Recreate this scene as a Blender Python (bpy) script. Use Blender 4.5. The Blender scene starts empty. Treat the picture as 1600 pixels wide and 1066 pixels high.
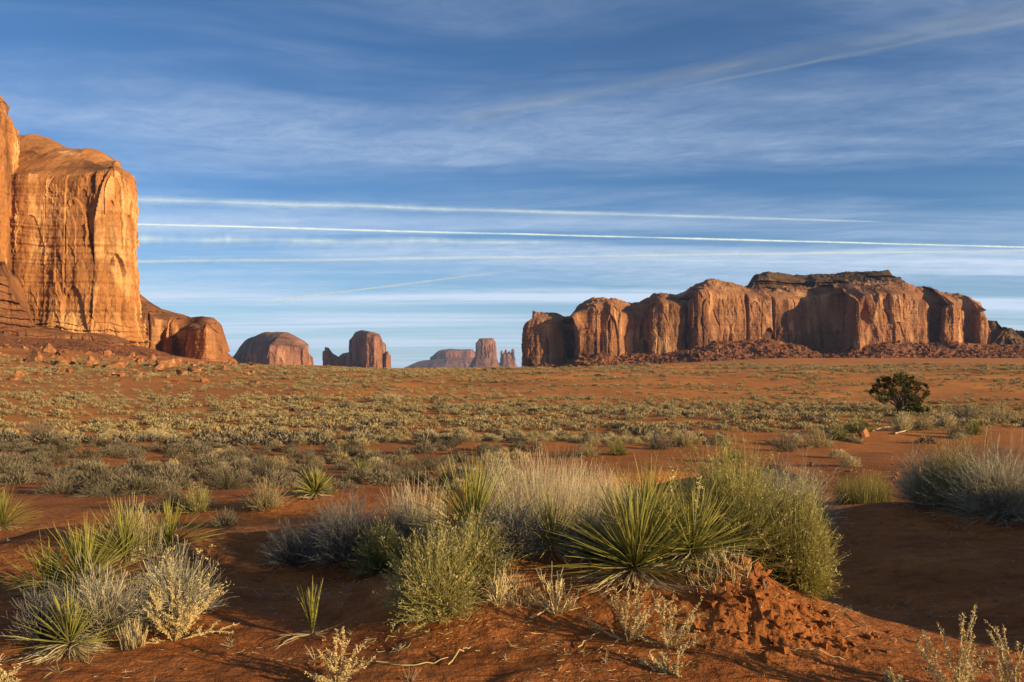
import bpy, math, random
import numpy as np
R = math.radians
rng = np.random.default_rng(7)
random.seed(7)
S = bpy.context.scene
COL = S.collection

# ------------------------------------------------------------------ camera, sky, sun, exposure
F, HOR, CZ = 1600*30/36, 575.0, 1.7        # focal length in photo pixels, horizon row, eye height
cd = bpy.data.cameras.new("camera"); cam = bpy.data.objects.new("camera", cd); COL.objects.link(cam)
cam.location = (0, 0, CZ); cam.rotation_euler = (R(90), 0, 0)
cd.lens = 30; cd.sensor_width = 36; cd.shift_y = (HOR-533)/1600
cd.clip_start = 0.1; cd.clip_end = 200000
S.camera = cam
SUN_AZ, SUN_EL = 62, 12.0                  # degrees to the right of straight behind; elevation
S.view_settings.view_transform = 'Standard'; S.view_settings.look = 'None'
S.view_settings.gamma = 1; S.view_settings.exposure = 0.80
S.render.engine = 'CYCLES'
S.cycles.transparent_max_bounces = 48
S.cycles.max_bounces = 6; S.cycles.diffuse_bounces = 2; S.cycles.volume_bounces = 0
SKY_STRENGTH, SUN_STRENGTH = 0.05, 5.0
sl = bpy.data.lights.new("sun", 'SUN'); sun = bpy.data.objects.new("sun", sl); COL.objects.link(sun)
sl.energy = SUN_STRENGTH; sl.angle = R(0.5); sl.color = (1.0, 0.77, 0.42)
sdir = np.array([math.sin(R(SUN_AZ))*math.cos(R(SUN_EL)), -math.cos(R(SUN_AZ))*math.cos(R(SUN_EL)), math.sin(R(SUN_EL))])
from mathutils import Vector
sun.rotation_euler = Vector(sdir).to_track_quat('Z', 'Y').to_euler()

class NT:
    """small node-graph writer"""
    def __init__(s, tree): s.t = tree; s.n = tree.nodes; s.l = tree.links
    def node(s, typ, ins=None, **props):
        n = s.n.new(typ)
        for k, v in props.items(): setattr(n, k, v)
        for k, v in (ins or {}).items():
            sock = n.inputs[k]
            if isinstance(v, bpy.types.NodeSocket): s.l.new(v, sock)
            else: sock.default_value = v
        return n
    def math(s, op, a, b=0.0, c=0.0, clamp=False):
        return s.node('ShaderNodeMath', {0: a, 1: b, 2: c}, operation=op, use_clamp=clamp).outputs[0]
    def vmath(s, op, a, b=(0, 0, 0)):
        return s.node('ShaderNodeVectorMath', {0: a, 1: b}, operation=op).outputs[0]
    def noise(s, vec, scale=1.0, detail=4.0, rough=0.55, dist=0.0):
        return s.node('ShaderNodeTexNoise', {'Vector': vec, 'Scale': scale, 'Detail': detail, 'Roughness': rough, 'Distortion': dist}).outputs[0]
    def smooth(s, v, a, b, lo=0.0, hi=1.0):
        return s.node('ShaderNodeMapRange', {0: v, 1: a, 2: b, 3: lo, 4: hi}, interpolation_type='SMOOTHSTEP').outputs[0]
    def mix(s, f, a, b, mode='MIX'):
        n = s.node('ShaderNodeMix', None, data_type='RGBA', blend_type=mode, clamp_factor=True)
        for i, v in ((0, f), (6, a), (7, b)):
            if isinstance(v, bpy.types.NodeSocket): s.l.new(v, n.inputs[i])
            elif i == 0: n.inputs[0].default_value = v
            else: n.inputs[i].default_value = (*v, 1)
        return n.outputs[2]
    def ramp(s, v, stops):
        n = s.node('ShaderNodeValToRGB', {0: v}); e = n.color_ramp.elements
        while len(e) < len(stops): e.new(0.5)
        for k, (p, c) in enumerate(stops): e[k].position = p; e[k].color = (*c, 1)
        return n.outputs[0]

world = bpy.data.worlds.new("World"); S.world = world; world.use_nodes = True
w = NT(world.node_tree); w.n.clear()
sky = w.node('ShaderNodeTexSky', sky_type='NISHITA', sun_disc=False)
sky.sun_elevation = R(SUN_EL); sky.sun_rotation = R(180-SUN_AZ); sky.altitude = 1700
sky.air_density = 1.0; sky.dust_density = 0.3; sky.ozone_density = 2.0
gen = w.node('ShaderNodeTexCoord').outputs['Generated']
sep = w.node('ShaderNodeSeparateXYZ', {0: gen})
zc = w.math('MAXIMUM', sep.outputs[2], 0.0)
zz = w.math('ADD', zc, 0.035)
cu = w.math('DIVIDE', sep.outputs[0], zz); cv = w.math('DIVIDE', sep.outputs[1], zz)
# high thin cirrus: long streaks that lie across the view
warp = w.node('ShaderNodeTexNoise', {'Vector': w.node('ShaderNodeCombineXYZ', {0: cu, 1: cv, 2: 4.0}).outputs[0], 'Scale': 0.35, 'Detail': 3.0}).outputs['Color']
ws = w.node('ShaderNodeSeparateXYZ', {0: warp})
wx = w.math('MULTIPLY_ADD', w.math('SUBTRACT', ws.outputs[0], 0.5), 1.6, cu); wy = w.math('MULTIPLY_ADD', w.math('SUBTRACT', ws.outputs[1], 0.5), 1.6, cv)
tilt = w.math('MULTIPLY_ADD', cu, 0.12, w.math('MULTIPLY_ADD', w.math('SUBTRACT', wy, cv), 0.25, cv))
c1 = w.node('ShaderNodeCombineXYZ', {0: w.math('MULTIPLY', wx, 0.30), 1: wy, 2: 3.1}).outputs[0]
c2 = w.node('ShaderNodeCombineXYZ', {0: w.math('MULTIPLY_ADD', cv, -0.55, w.math('MULTIPLY', cu, 1.25)), 1: w.math('MULTIPLY_ADD', cu, 0.45, w.math('MULTIPLY', tilt, 1.9)), 2: 8.0}).outputs[0]
c3 = w.node('ShaderNodeCombineXYZ', {0: w.math('MULTIPLY', cu, 0.05), 1: w.math('MULTIPLY', cv, 0.7), 2: 1.0}).outputs[0]
n1 = w.noise(c1, 0.7, 6, 0.58, 0.2)
n2 = w.noise(c2, 2.6, 10, 0.72, 0.35)
n3 = w.noise(c3, 1.1, 4, 0.6, 0.2)
big = w.smooth(n1, 0.38, 0.62)
fine = w.smooth(n2, 0.26, 0.76, 0.38, 1.0)
veil = w.math('MULTIPLY', w.math('MULTIPLY', big, fine), w.smooth(zc, 0.05, 0.3, 0.58, 0.46))
streak = w.math('MULTIPLY', w.smooth(n3, 0.46, 0.66), w.smooth(zc, 0.04, 0.22, 0.75, 0.0))
cm = w.math('ADD', w.math('ADD', veil, streak), w.smooth(zc, 0.0, 0.16, 0.42, 0.0), clamp=True)
skyc = w.mix(1.0, sky.outputs[0], (0.77, 1.10, 1.46), 'MULTIPLY')
cloud = w.mix(cm, skyc, (7.6, 9.0, 11.0))
bg = w.node('ShaderNodeBackground', {0: cloud, 1: SKY_STRENGTH})
w.l.new(bg.outputs[0], w.node('ShaderNodeOutputWorld').inputs[0])

# ------------------------------------------------------------------ helpers
def P(px, row, Y): return ((px-800)/F*Y, Y, CZ-(row-HOR)/F*Y)
_perm = np.random.default_rng(3).permutation(256).astype(np.int64)
_grad = np.random.default_rng(4).normal(size=(256, 3)); _grad /= np.linalg.norm(_grad, axis=1)[:, None]
def pnoise(p):
    p = np.asarray(p, float); i = np.floor(p).astype(np.int64); f = p-i; u = f*f*f*(f*(f*6-15)+10)
    out = 0
    for dx in (0, 1):
        a = _perm[(i[..., 0]+dx) & 255]; wx = u[..., 0] if dx else 1-u[..., 0]
        for dy in (0, 1):
            b = _perm[(a+i[..., 1]+dy) & 255]; wy = u[..., 1] if dy else 1-u[..., 1]
            for dz in (0, 1):
                h = _perm[(b+i[..., 2]+dz) & 255]; wz = u[..., 2] if dz else 1-u[..., 2]
                out = out + wx*wy*wz*(_grad[h]*(f-np.array([dx, dy, dz]))).sum(-1)
    return out*1.5
def fbm(p, octv=4, gain=0.5, lac=2.03):
    p = np.asarray(p, float); a = 1.0; s = 0
    for k in range(octv):
        s = s+a*pnoise(p+k*17.3); p = p*lac; a *= gain
    return s
def worley(p):
    """cell id hash (0..1), distance to the nearest and second-nearest cell centre"""
    p = np.asarray(p, float); i = np.floor(p).astype(np.int64)
    f1 = np.full(p.shape[:-1], 9.0); f2 = f1.copy(); idh = np.zeros(p.shape[:-1])
    for dx in (-1, 0, 1):
        for dy in (-1, 0, 1):
            for dz in (-1, 0, 1):
                c = i+np.array([dx, dy, dz])
                h = _perm[(_perm[(_perm[c[..., 0] & 255]+c[..., 1]) & 255]+c[..., 2]) & 255]
                q = c+np.stack([h/256., _perm[(h+71) & 255]/256., _perm[(h+151) & 255]/256.], -1)
                d = np.linalg.norm(q-p, axis=-1)
                m = d < f1
                f2 = np.where(m, f1, np.minimum(f2, d)); f1 = np.where(m, d, f1)
                idh = np.where(m, _perm[(h+33) & 255]/255., idh)
    return idh, f1, f2
def v3(x, y, z): return np.stack(np.broadcast_arrays(x, y, z), -1).astype(float)
def sstep(x, a, b):
    t = np.clip((x-a)/(b-a), 0, 1); return t*t*(3-2*t)

def mesh(name, V, Q=None, T=None, mats=None, midx=None, smooth=False, attrs=None):
    V = np.asarray(V, np.float32).reshape(-1, 3)
    me = bpy.data.meshes.new(name)
    me.vertices.add(len(V)); me.vertices.foreach_set('co', V.ravel())
    loops = []; sizes = []
    if Q is not None and len(Q): loops.append(np.asarray(Q, np.int32).ravel()); sizes.append(np.full(len(Q), 4, np.int32))
    if T is not None and len(T): loops.append(np.asarray(T, np.int32).ravel()); sizes.append(np.full(len(T), 3, np.int32))
    L = np.concatenate(loops); sz = np.concatenate(sizes)
    st = np.concatenate([[0], np.cumsum(sz)[:-1]]).astype(np.int32)
    me.loops.add(len(L)); me.loops.foreach_set('vertex_index', L)
    me.polygons.add(len(sz)); me.polygons.foreach_set('loop_start', st)
    if midx is not None: me.polygons.foreach_set('material_index', np.asarray(midx, np.int32))
    me.polygons.foreach_set('use_smooth', np.full(len(sz), bool(smooth)))
    for k, a in (attrs or {}).items():
        at = me.attributes.new(k, 'FLOAT', 'POINT'); at.data.foreach_set('value', np.asarray(a, np.float32))
    for m in (mats if isinstance(mats, (list, tuple)) else [mats]):
        if m: me.materials.append(m)
    me.update(calc_edges=True)
    return me
def link(name, me, parent=None, loc=(0, 0, 0), rz=0.0, sc=1.0):
    o = bpy.data.objects.new(name, me); COL.objects.link(o)
    o.location = loc; o.rotation_euler = (0, 0, rz); o.scale = (sc, sc, sc) if np.isscalar(sc) else sc
    if parent is not None: o.parent = parent
    return o
def tag(o, label=None, cat=None, group=None, kind=None):
    if label: o['label'] = label
    if cat: o['category'] = cat
    if group: o['group'] = group
    if kind: o['kind'] = kind
    return o
def thing(name, label, cat, loc=(0, 0, 0), group=None, rz=0.0, sc=1.0):
    return tag(link(name, None, None, loc, rz, sc), label, cat, group)
def grid_quads(n, m, wrap=False):
    """quads of an n x m vertex grid (row-major); wrap closes the m direction"""
    i = np.arange(n-1)[:, None]; j = np.arange(m if wrap else m-1)[None, :]; j2 = (j+1) % m
    return np.stack([i*m+j, i*m+j2, (i+1)*m+j2, (i+1)*m+j], -1).reshape(-1, 4)

# ------------------------------------------------------------------ materials
def newmat(name):
    m = bpy.data.materials.new(name); m.use_nodes = True; t = NT(m.node_tree); t.n.clear()
    out = t.node('ShaderNodeOutputMaterial')
    return m, t, out
def rock_mat(name, sc, dark, mid, light, streak=0.6, bump=1.0, strata=0.25, panels=True):
    """sandstone; sc = metres per unit of the pattern"""
    m, t, out = newmat(name)
    pos = t.node('ShaderNodeNewGeometry').outputs['Position']
    p = t.node('ShaderNodeMapping', {'Vector': pos, 'Scale': (1/sc, 1/sc, 1/sc)}).outputs[0]
    pv = t.node('ShaderNodeMapping', {'Vector': pos, 'Scale': (1/sc, 1/sc, .09/sc)}).outputs[0]
    ph = t.node('ShaderNodeMapping', {'Vector': pos, 'Scale': (.06/sc, .06/sc, 1/sc)}).outputs[0]
    patch = t.noise(t.node('ShaderNodeMapping', {'Vector': pos, 'Scale': (1/sc, 1/sc, .45/sc)}).outputs[0], 0.55, 6, 0.6, 0.5)
    c = t.ramp(patch, [(0.34, dark), (0.46, mid), (0.55, mid), (0.66, light)])
    st = t.smooth(t.noise(pv, 1.6, 5, 0.65, 0.2), 0.46, 0.64)
    st2 = t.smooth(t.noise(p, 0.22, 3, 0.5), 0.40, 0.62)
    c = t.mix(t.math('MULTIPLY', t.math('MULTIPLY', st, st2), streak), c, tuple(x*0.4 for x in dark))
    lt = t.smooth(t.noise(pv, 3.2, 4, 0.6), 0.56, 0.72)
    c = t.mix(t.math('MULTIPLY', lt, 0.35), c, light)
    ly = t.noise(ph, 2.6, 4, 0.6)
    c = t.mix(t.smooth(ly, 0.52, 0.68, 0.0, strata), c, tuple(x*0.8 for x in dark))
    if panels:      # freshly fallen panels are pale, old ones carry dark varnish
        pt = t.node('ShaderNodeAttribute', attribute_name='tone').outputs['Fac']
        blot = t.smooth(t.noise(p, 0.9, 4, 0.6), 0.35, 0.6)
        c = t.mix(t.math('MULTIPLY', t.smooth(pt, 0.70, 0.76), t.math('MULTIPLY', blot, 0.75)), c, tuple(x*1.12 for x in light))
        c = t.mix(t.math('MULTIPLY', t.smooth(pt, 0.30, 0.22), t.math('MULTIPLY', blot, 0.7)), c, tuple(x*0.75 for x in dark))
    fine = t.noise(p, 9.0, 5, 0.65)
    c = t.mix(1.0, c, t.ramp(fine, [(0.25, (.72, .72, .72)), (0.75, (1.2, 1.2, 1.2))]), 'MULTIPLY')
    h = t.math('ADD', t.math('MULTIPLY', fine, 0.35), t.math('ADD', t.math('MULTIPLY', t.noise(pv, 4.0, 5, 0.6), 0.6), t.math('MULTIPLY', ly, 0.35)))
    b = t.node('ShaderNodeBump', {'Strength': 0.55*bump, 'Distance': sc*0.12, 'Height': h}).outputs[0]
    bs = t.node('ShaderNodeBsdfPrincipled', {'Base Color': c, 'Roughness': 0.95, 'Specular IOR Level': 0.1, 'Normal': b})
    t.l.new(bs.outputs[0], out.inputs[0]); return m
M = {}
M['rock_near'] = rock_mat('red_sandstone', 22, (.15, .058, .022), (.36, .15, .050), (.60, .33, .135), 0.55)
M['rock_mesa'] = rock_mat('mesa_sandstone', 34, (.12, .050, .026), (.285, .125, .058), (.46, .245, .115), 0.6)
M['rock_spur'] = rock_mat('spur_sandstone', 26, (.12, .047, .022), (.28, .115, .047), (.44, .22, .10), 0.6)
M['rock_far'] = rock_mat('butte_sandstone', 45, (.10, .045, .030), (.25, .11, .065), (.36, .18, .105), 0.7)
M['rock_cap'] = rock_mat('ledge_caprock', 14, (.045, .028, .017), (.11, .060, .032), (.20, .115, .06), 0.5, 1.3, 0.6, False)
M['rock_ledge'] = rock_mat('ledge_sandstone', 12, (.09, .036, .018), (.21, .085, .034), (.34, .155, .065), 0.4, 1.2, .6, False)
M['rock_talus'] = rock_mat('talus_rock', 6, (.08, .032, .017), (.19, .072, .032), (.32, .135, .065), 0.3, 1.5, .25, False)

def sand_mat():
    m, t, out = newmat('red_sand')
    pos = t.node('ShaderNodeNewGeometry').outputs['Position']
    n1 = t.noise(pos, 0.9, 6, 0.6, 0.3); n0 = t.noise(pos, 0.03, 5, 0.6, 0.4); nf = t.noise(pos, 45.0, 4, 0.7)
    c = t.ramp(n1, [(0.3, (.195, .064, .020)), (0.5, (.285, .096, .028)), (0.7, (.375, .138, .043))])
    dn = t.node('ShaderNodeAttribute', attribute_name='sunlit_far').outputs['Fac']
    c = t.mix(t.math('MULTIPLY', dn, t.smooth(n0, 0.3, 0.55, 0.45, 1.0)), c, (.54, .205, .055))  # farther sand painted paler, standing in for sun on its slopes
    c = t.mix(t.smooth(t.noise(pos, 0.25, 5, 0.65), 0.54, 0.7, 0, 0.4), c, (.25, .085, .03))
    c = t.mix(1.0, c, t.ramp(t.noise(pos, 5.5, 5, 0.65, 0.4), [(0.32, (.70, .68, .66)), (0.5, (1, 1, 1)), (0.68, (1.14, 1.16, 1.18))]), 'MULTIPLY')
    c = t.mix(1.0, c, t.ramp(nf, [(0.3, (.74, .74, .74)), (0.7, (1.2, 1.2, 1.2))]), 'MULTIPLY')
    # dried crust: irregular cracks and small pits
    wv = t.node('ShaderNodeTexNoise', {'Vector': pos, 'Scale': 2.5, 'Detail': 3.0}).outputs['Color']
    pw = t.vmath('ADD', pos, t.node('ShaderNodeVectorMath', {0: wv, 'Scale': 0.9}, operation='SCALE').outputs[0])
    vo = t.node('ShaderNodeTexVoronoi', {'Vector': pw, 'Scale': 2.6}, feature='DISTANCE_TO_EDGE').outputs[0]
    crack = t.math('MULTIPLY', t.smooth(vo, 0.0, 0.035, 1.0, 0.0), t.smooth(t.noise(pos, 0.9, 3), 0.56, 0.68))
    pr = t.node('ShaderNodeMapping', {'Vector': pos, 'Rotation': (0, 0, R(28)), 'Scale': (3.0, 13.0, 3.0)}).outputs[0]
    rip = t.noise(pr, 1.0, 4, 0.6, 0.7)
    h = t.math('ADD', t.math('MULTIPLY', crack, -1.0), t.math('ADD', t.math('MULTIPLY', nf, 0.35), t.math('MULTIPLY', t.noise(pos, 9.0, 5, 0.6), 1.2)))
    h = t.math('ADD', h, t.math('MULTIPLY', rip, 1.3))
    b = t.node('ShaderNodeBump', {'Strength': 0.9, 'Distance': 0.045, 'Height': h}).outputs[0]
    bs = t.node('ShaderNodeBsdfPrincipled', {'Base Color': c, 'Roughness': 0.97, 'Specular IOR Level': 0.08, 'Normal': b})
    t.l.new(bs.outputs[0], out.inputs[0]); return m
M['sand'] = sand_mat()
# ------------------------------------------------------------------ terrain
PXC = np.array([-1400, -400, 0, 150, 230, 300, 375, 450, 620, 800, 1000, 1200, 1400, 1600, 2100, 3000.])
YN = np.array([0.3, 3, 4.3, 8, 12, 18, 25, 40, 60, 90, 130, 200, 300, 420, 600, 900, 1300, 2500, 6000, 40000.])
_base = [0.0, .08, .10, -.08, -.45, -1.1, -1.75, -2.8, -3.3, -3.3, -2.8, -1.2, 0.9, 1.7, 0, -3, -6, -8, -14, -60]
ZT = np.tile(np.array(_base), (len(PXC), 1))
def setz(px, **rows):
    for k in [int(np.argmin(abs(PXC-px)))]:
        for yk, row in rows.items():
            Y = float(yk[1:]); ZT[k, int(np.argmin(abs(YN-Y)))] = CZ-(row-HOR)/F*Y
for px, r in ((-1400, (612, 585, 562, 535, 490, 470)), (-400, (612, 590, 568, 545, 505, 490)), (0, (614, 594, 576, 560, 533, 520)),
              (150, (617, 597, 578, 565, 546, 540)), (230, (619, 598, 579, 568.5, 556, 548)), (300, (619, 598, 580, 571, 566, 560)),
              (375, (619, 599, 581, 573, 570, 567.5)), (450, (619, 598, 581, 573, 572, 576))):
    setz(px, Y130=r[0], Y200=r[1], Y300=r[2], Y420=r[3], Y600=r[4], Y900=r[5])
setz(620, Y130=619, Y200=597, Y300=582, Y420=577, Y600=577.5, Y900=578)
setz(800, Y130=619, Y200=597, Y300=583, Y420=577.5, Y600=577.5, Y900=576, Y1300=577, Y2500=577.5)
setz(1000, Y130=619, Y200=596, Y300=580, Y420=574, Y600=573.5, Y900=572, Y1300=570)
for px in (1200, 1400): setz(px, Y130=620, Y200=596, Y300=578, Y420=570.5, Y600=570, Y900=565, Y1300=559, Y2500=566)
for px in (1600, 2100, 3000): setz(px, Y130=618, Y200=594, Y300=576, Y420=571, Y600=570, Y900=565, Y1300=559, Y2500=566)
_U = np.linspace(-1400, 3000, 331); _LY = np.linspace(math.log(0.3), math.log(40000), 340)
_tmp = np.stack([np.interp(_U, PXC, ZT[:, j]) for j in range(len(YN))], 1)
_G = np.stack([np.interp(_LY, np.log(YN), _tmp[i]) for i in range(len(_U))], 0)
def _blur(a, ax, n):
    k = np.hanning(n+2)[1:-1]; k /= k.sum()
    return np.apply_along_axis(lambda v: np.convolve(np.pad(v, n//2, mode='edge'), k, 'valid'), ax, a)
_G = _blur(_blur(_G, 0, 7), 1, 11)
def gauss(X, Y, x0, y0, sx, sy, rot=0.0):
    c, s = math.cos(R(rot)), math.sin(R(rot)); dx, dy = X-x0, Y-y0
    return np.exp(-(((dx*c+dy*s)/sx)**2+((-dx*s+dy*c)/sy)**2))
def ground(X, Y, detail=True):
    X = np.asarray(X, float); Y = np.asarray(Y, float)
    r = np.hypot(X, Y); D = np.maximum(np.maximum(Y, r*0.5), 0.3)
    u = np.clip(X/D*F+800, -1400, 3000); ly = np.clip(np.log(D), _LY[0], _LY[-1])
    fi = (u+1400)/4400*330; fj = (ly-_LY[0])/(_LY[-1]-_LY[0])*339
    i = np.minimum(fi.astype(int), 329); j = np.minimum(fj.astype(int), 338); a = fi-i; b = fj-j
    z = _G[i, j]*(1-a)*(1-b)+_G[i+1, j]*a*(1-b)+_G[i, j+1]*(1-a)*b+_G[i+1, j+1]*a*b
    # hummock that carries the yuccas, and the smaller ones beside it
    m = 0.46*gauss(X, Y, 0.95, 5.75, 0.98, 0.85)+0.36*gauss(X, Y, -0.25, 5.8, 0.72, 0.62)+0.20*gauss(X, Y, 0.25, 6.6, 1.5, 0.8)
    m = m+0.18*gauss(X, Y, 1.42, 5.15, 0.30, 0.32)+0.12*gauss(X, Y, -2.5, 5.9, 0.9, 0.9)
    m = m+0.35*gauss(X, Y, -1.3, 8.6, 1.6, 0.9)+0.30*gauss(X, Y, -4.0, 8.0, 1.2, 0.8)
    m = m-0.22*gauss(X, Y, 2.9, 7.2, 0.9, 2.4, 12)-0.12*gauss(X, Y, -1.6, 6.9, 1.0, 0.7)
    m = m+0.30*gauss(X, Y, 5.8, 11.5, 2.4, 1.3)+0.5*gauss(X, Y, 9.5, 23, 5, 4)-0.75*gauss(X, Y, 5.4, 25, 2.8, 4.2, -15)+.6*gauss(X, Y, 8.3, 27, 1.0, 3.2, -10)+.4*gauss(X, Y, 5.2, 29.5, 2.2, .8, 12)+.25*gauss(X, Y, 2.6, 21, 2.4, 1.2)
    m = m-0.3*gauss(X, Y, -6.5, 13, 3.0, 2.2)+0.35*gauss(X, Y, -3.2, 15.5, 3.2, 1.3)
    # long dune outside the picture, to the right of and behind the photographer
    m = m+2.35*gauss(X, Y, 11.6, 4.3, 2.5, 5.2, -20)
    z = z+m
    near = sstep(D, 60, 10)
    z = z+near*0.05*fbm(v3(X/1.3, Y/1.3, 0.3), 3)+sstep(D, 9, 30)*(0.16*fbm(v3(X/7, Y/7, 2.3), 3)+.42*fbm(v3(X/24, Y/15, 6.1), 2)*sstep(D, 24, 50))*sstep(D, 900, 200)
    z = z+sstep(D, 110, 240)*sstep(D, 1200, 500)*1.35*fbm(v3(X/55, Y/30, 5.3), 2)
    if detail:
        lump = sstep(np.abs(fbm(v3(X/.22, Y/.22, 8.1), 3)), 0.0, 0.6)
        ero = gauss(X, Y, 1.5, 4.98, 0.42, 0.36)
        z = z+ero*(.012*fbm(v3(X/.2, Y/.2, 1.1), 3)+.035*fbm(v3(X/.07, Y/.07, 5.1), 3, .6))+near*0.013*fbm(v3(X/.3, Y/.16, 4.4), 3)*sstep(D, 25, 8)+.010*near*sstep(D, 14, 7)*pnoise(v3((X*.5+Y*.87)/.13+.8*pnoise(v3(X/.5, Y/.5, 2.2)), (X*.87-Y*.5)/.9, .7))+0.015*ero*lump
    return z
def gz(x, y): return float(ground(np.array([x]), np.array([y]))[0])
def on_ground(px, row, lo=2.5, hi=900.0):
    """world point where the view ray through a photo pixel first meets the ground"""
    Ys = np.exp(np.linspace(math.log(lo), math.log(hi), 1500)); Xs = (px-800)/F*Ys
    below = ground(Xs, Ys, False) >= CZ-(row-HOR)/F*Ys
    k = int(np.argmax(below)) if below.any() else len(Ys)-1
    return float(Xs[k]), float(Ys[k])

ang = np.concatenate([np.linspace(-180, -48, 90, endpoint=False), np.linspace(-48, -34, 60, endpoint=False), np.linspace(-34, 34, 760, endpoint=False),
                      np.linspace(34, 48, 60, endpoint=False), np.linspace(48, 180, 90, endpoint=False)])
rad = np.concatenate([np.exp(np.linspace(math.log(0.4), math.log(3.2), 25, endpoint=False)), np.exp(np.linspace(math.log(3.2), math.log(12), 330, endpoint=False)),
                      np.exp(np.linspace(math.log(12), math.log(450), 260, endpoint=False)), np.exp(np.linspace(math.log(450), math.log(16000), 90))])
RR, AA = np.meshgrid(rad, R(1)*ang, indexing='ij')
TX, TY = RR*np.sin(AA), RR*np.cos(AA); TZ = ground(TX, TY)
tv = np.concatenate([np.stack([TX, TY, TZ], -1).reshape(-1, 3), [[0, 0, gz(0, 0.01)]]])
nA = len(ang); q = grid_quads(len(rad), nA, True)[:, ::-1]
_tu = TX/np.maximum(TY, .5)*F+800; sunlit_far = np.clip(sstep(TY, 105, 150)*sstep(_tu, 420, 900)+.9*gauss(TX, TY, 6, 27, 6, 9)+.7*sstep(TY, 26, 70)+.5*gauss(TX, TY, -6, 13, 4, 3), 0, 1)*(TY > 0)  # where sun brightness is put into the sand colour: farther ground, bare patches
ctr = len(tv)-1; tri = np.array([[ctr, (k+1) % nA, k] for k in range(nA)])
tag(link('ground', mesh('ground', tv, q, tri, M['sand'], smooth=True, attrs={'sunlit_far': np.append(sunlit_far.ravel(), 0)})), 'red sand desert floor with a hummock in front and low dunes behind', 'ground', kind='structure')

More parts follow.
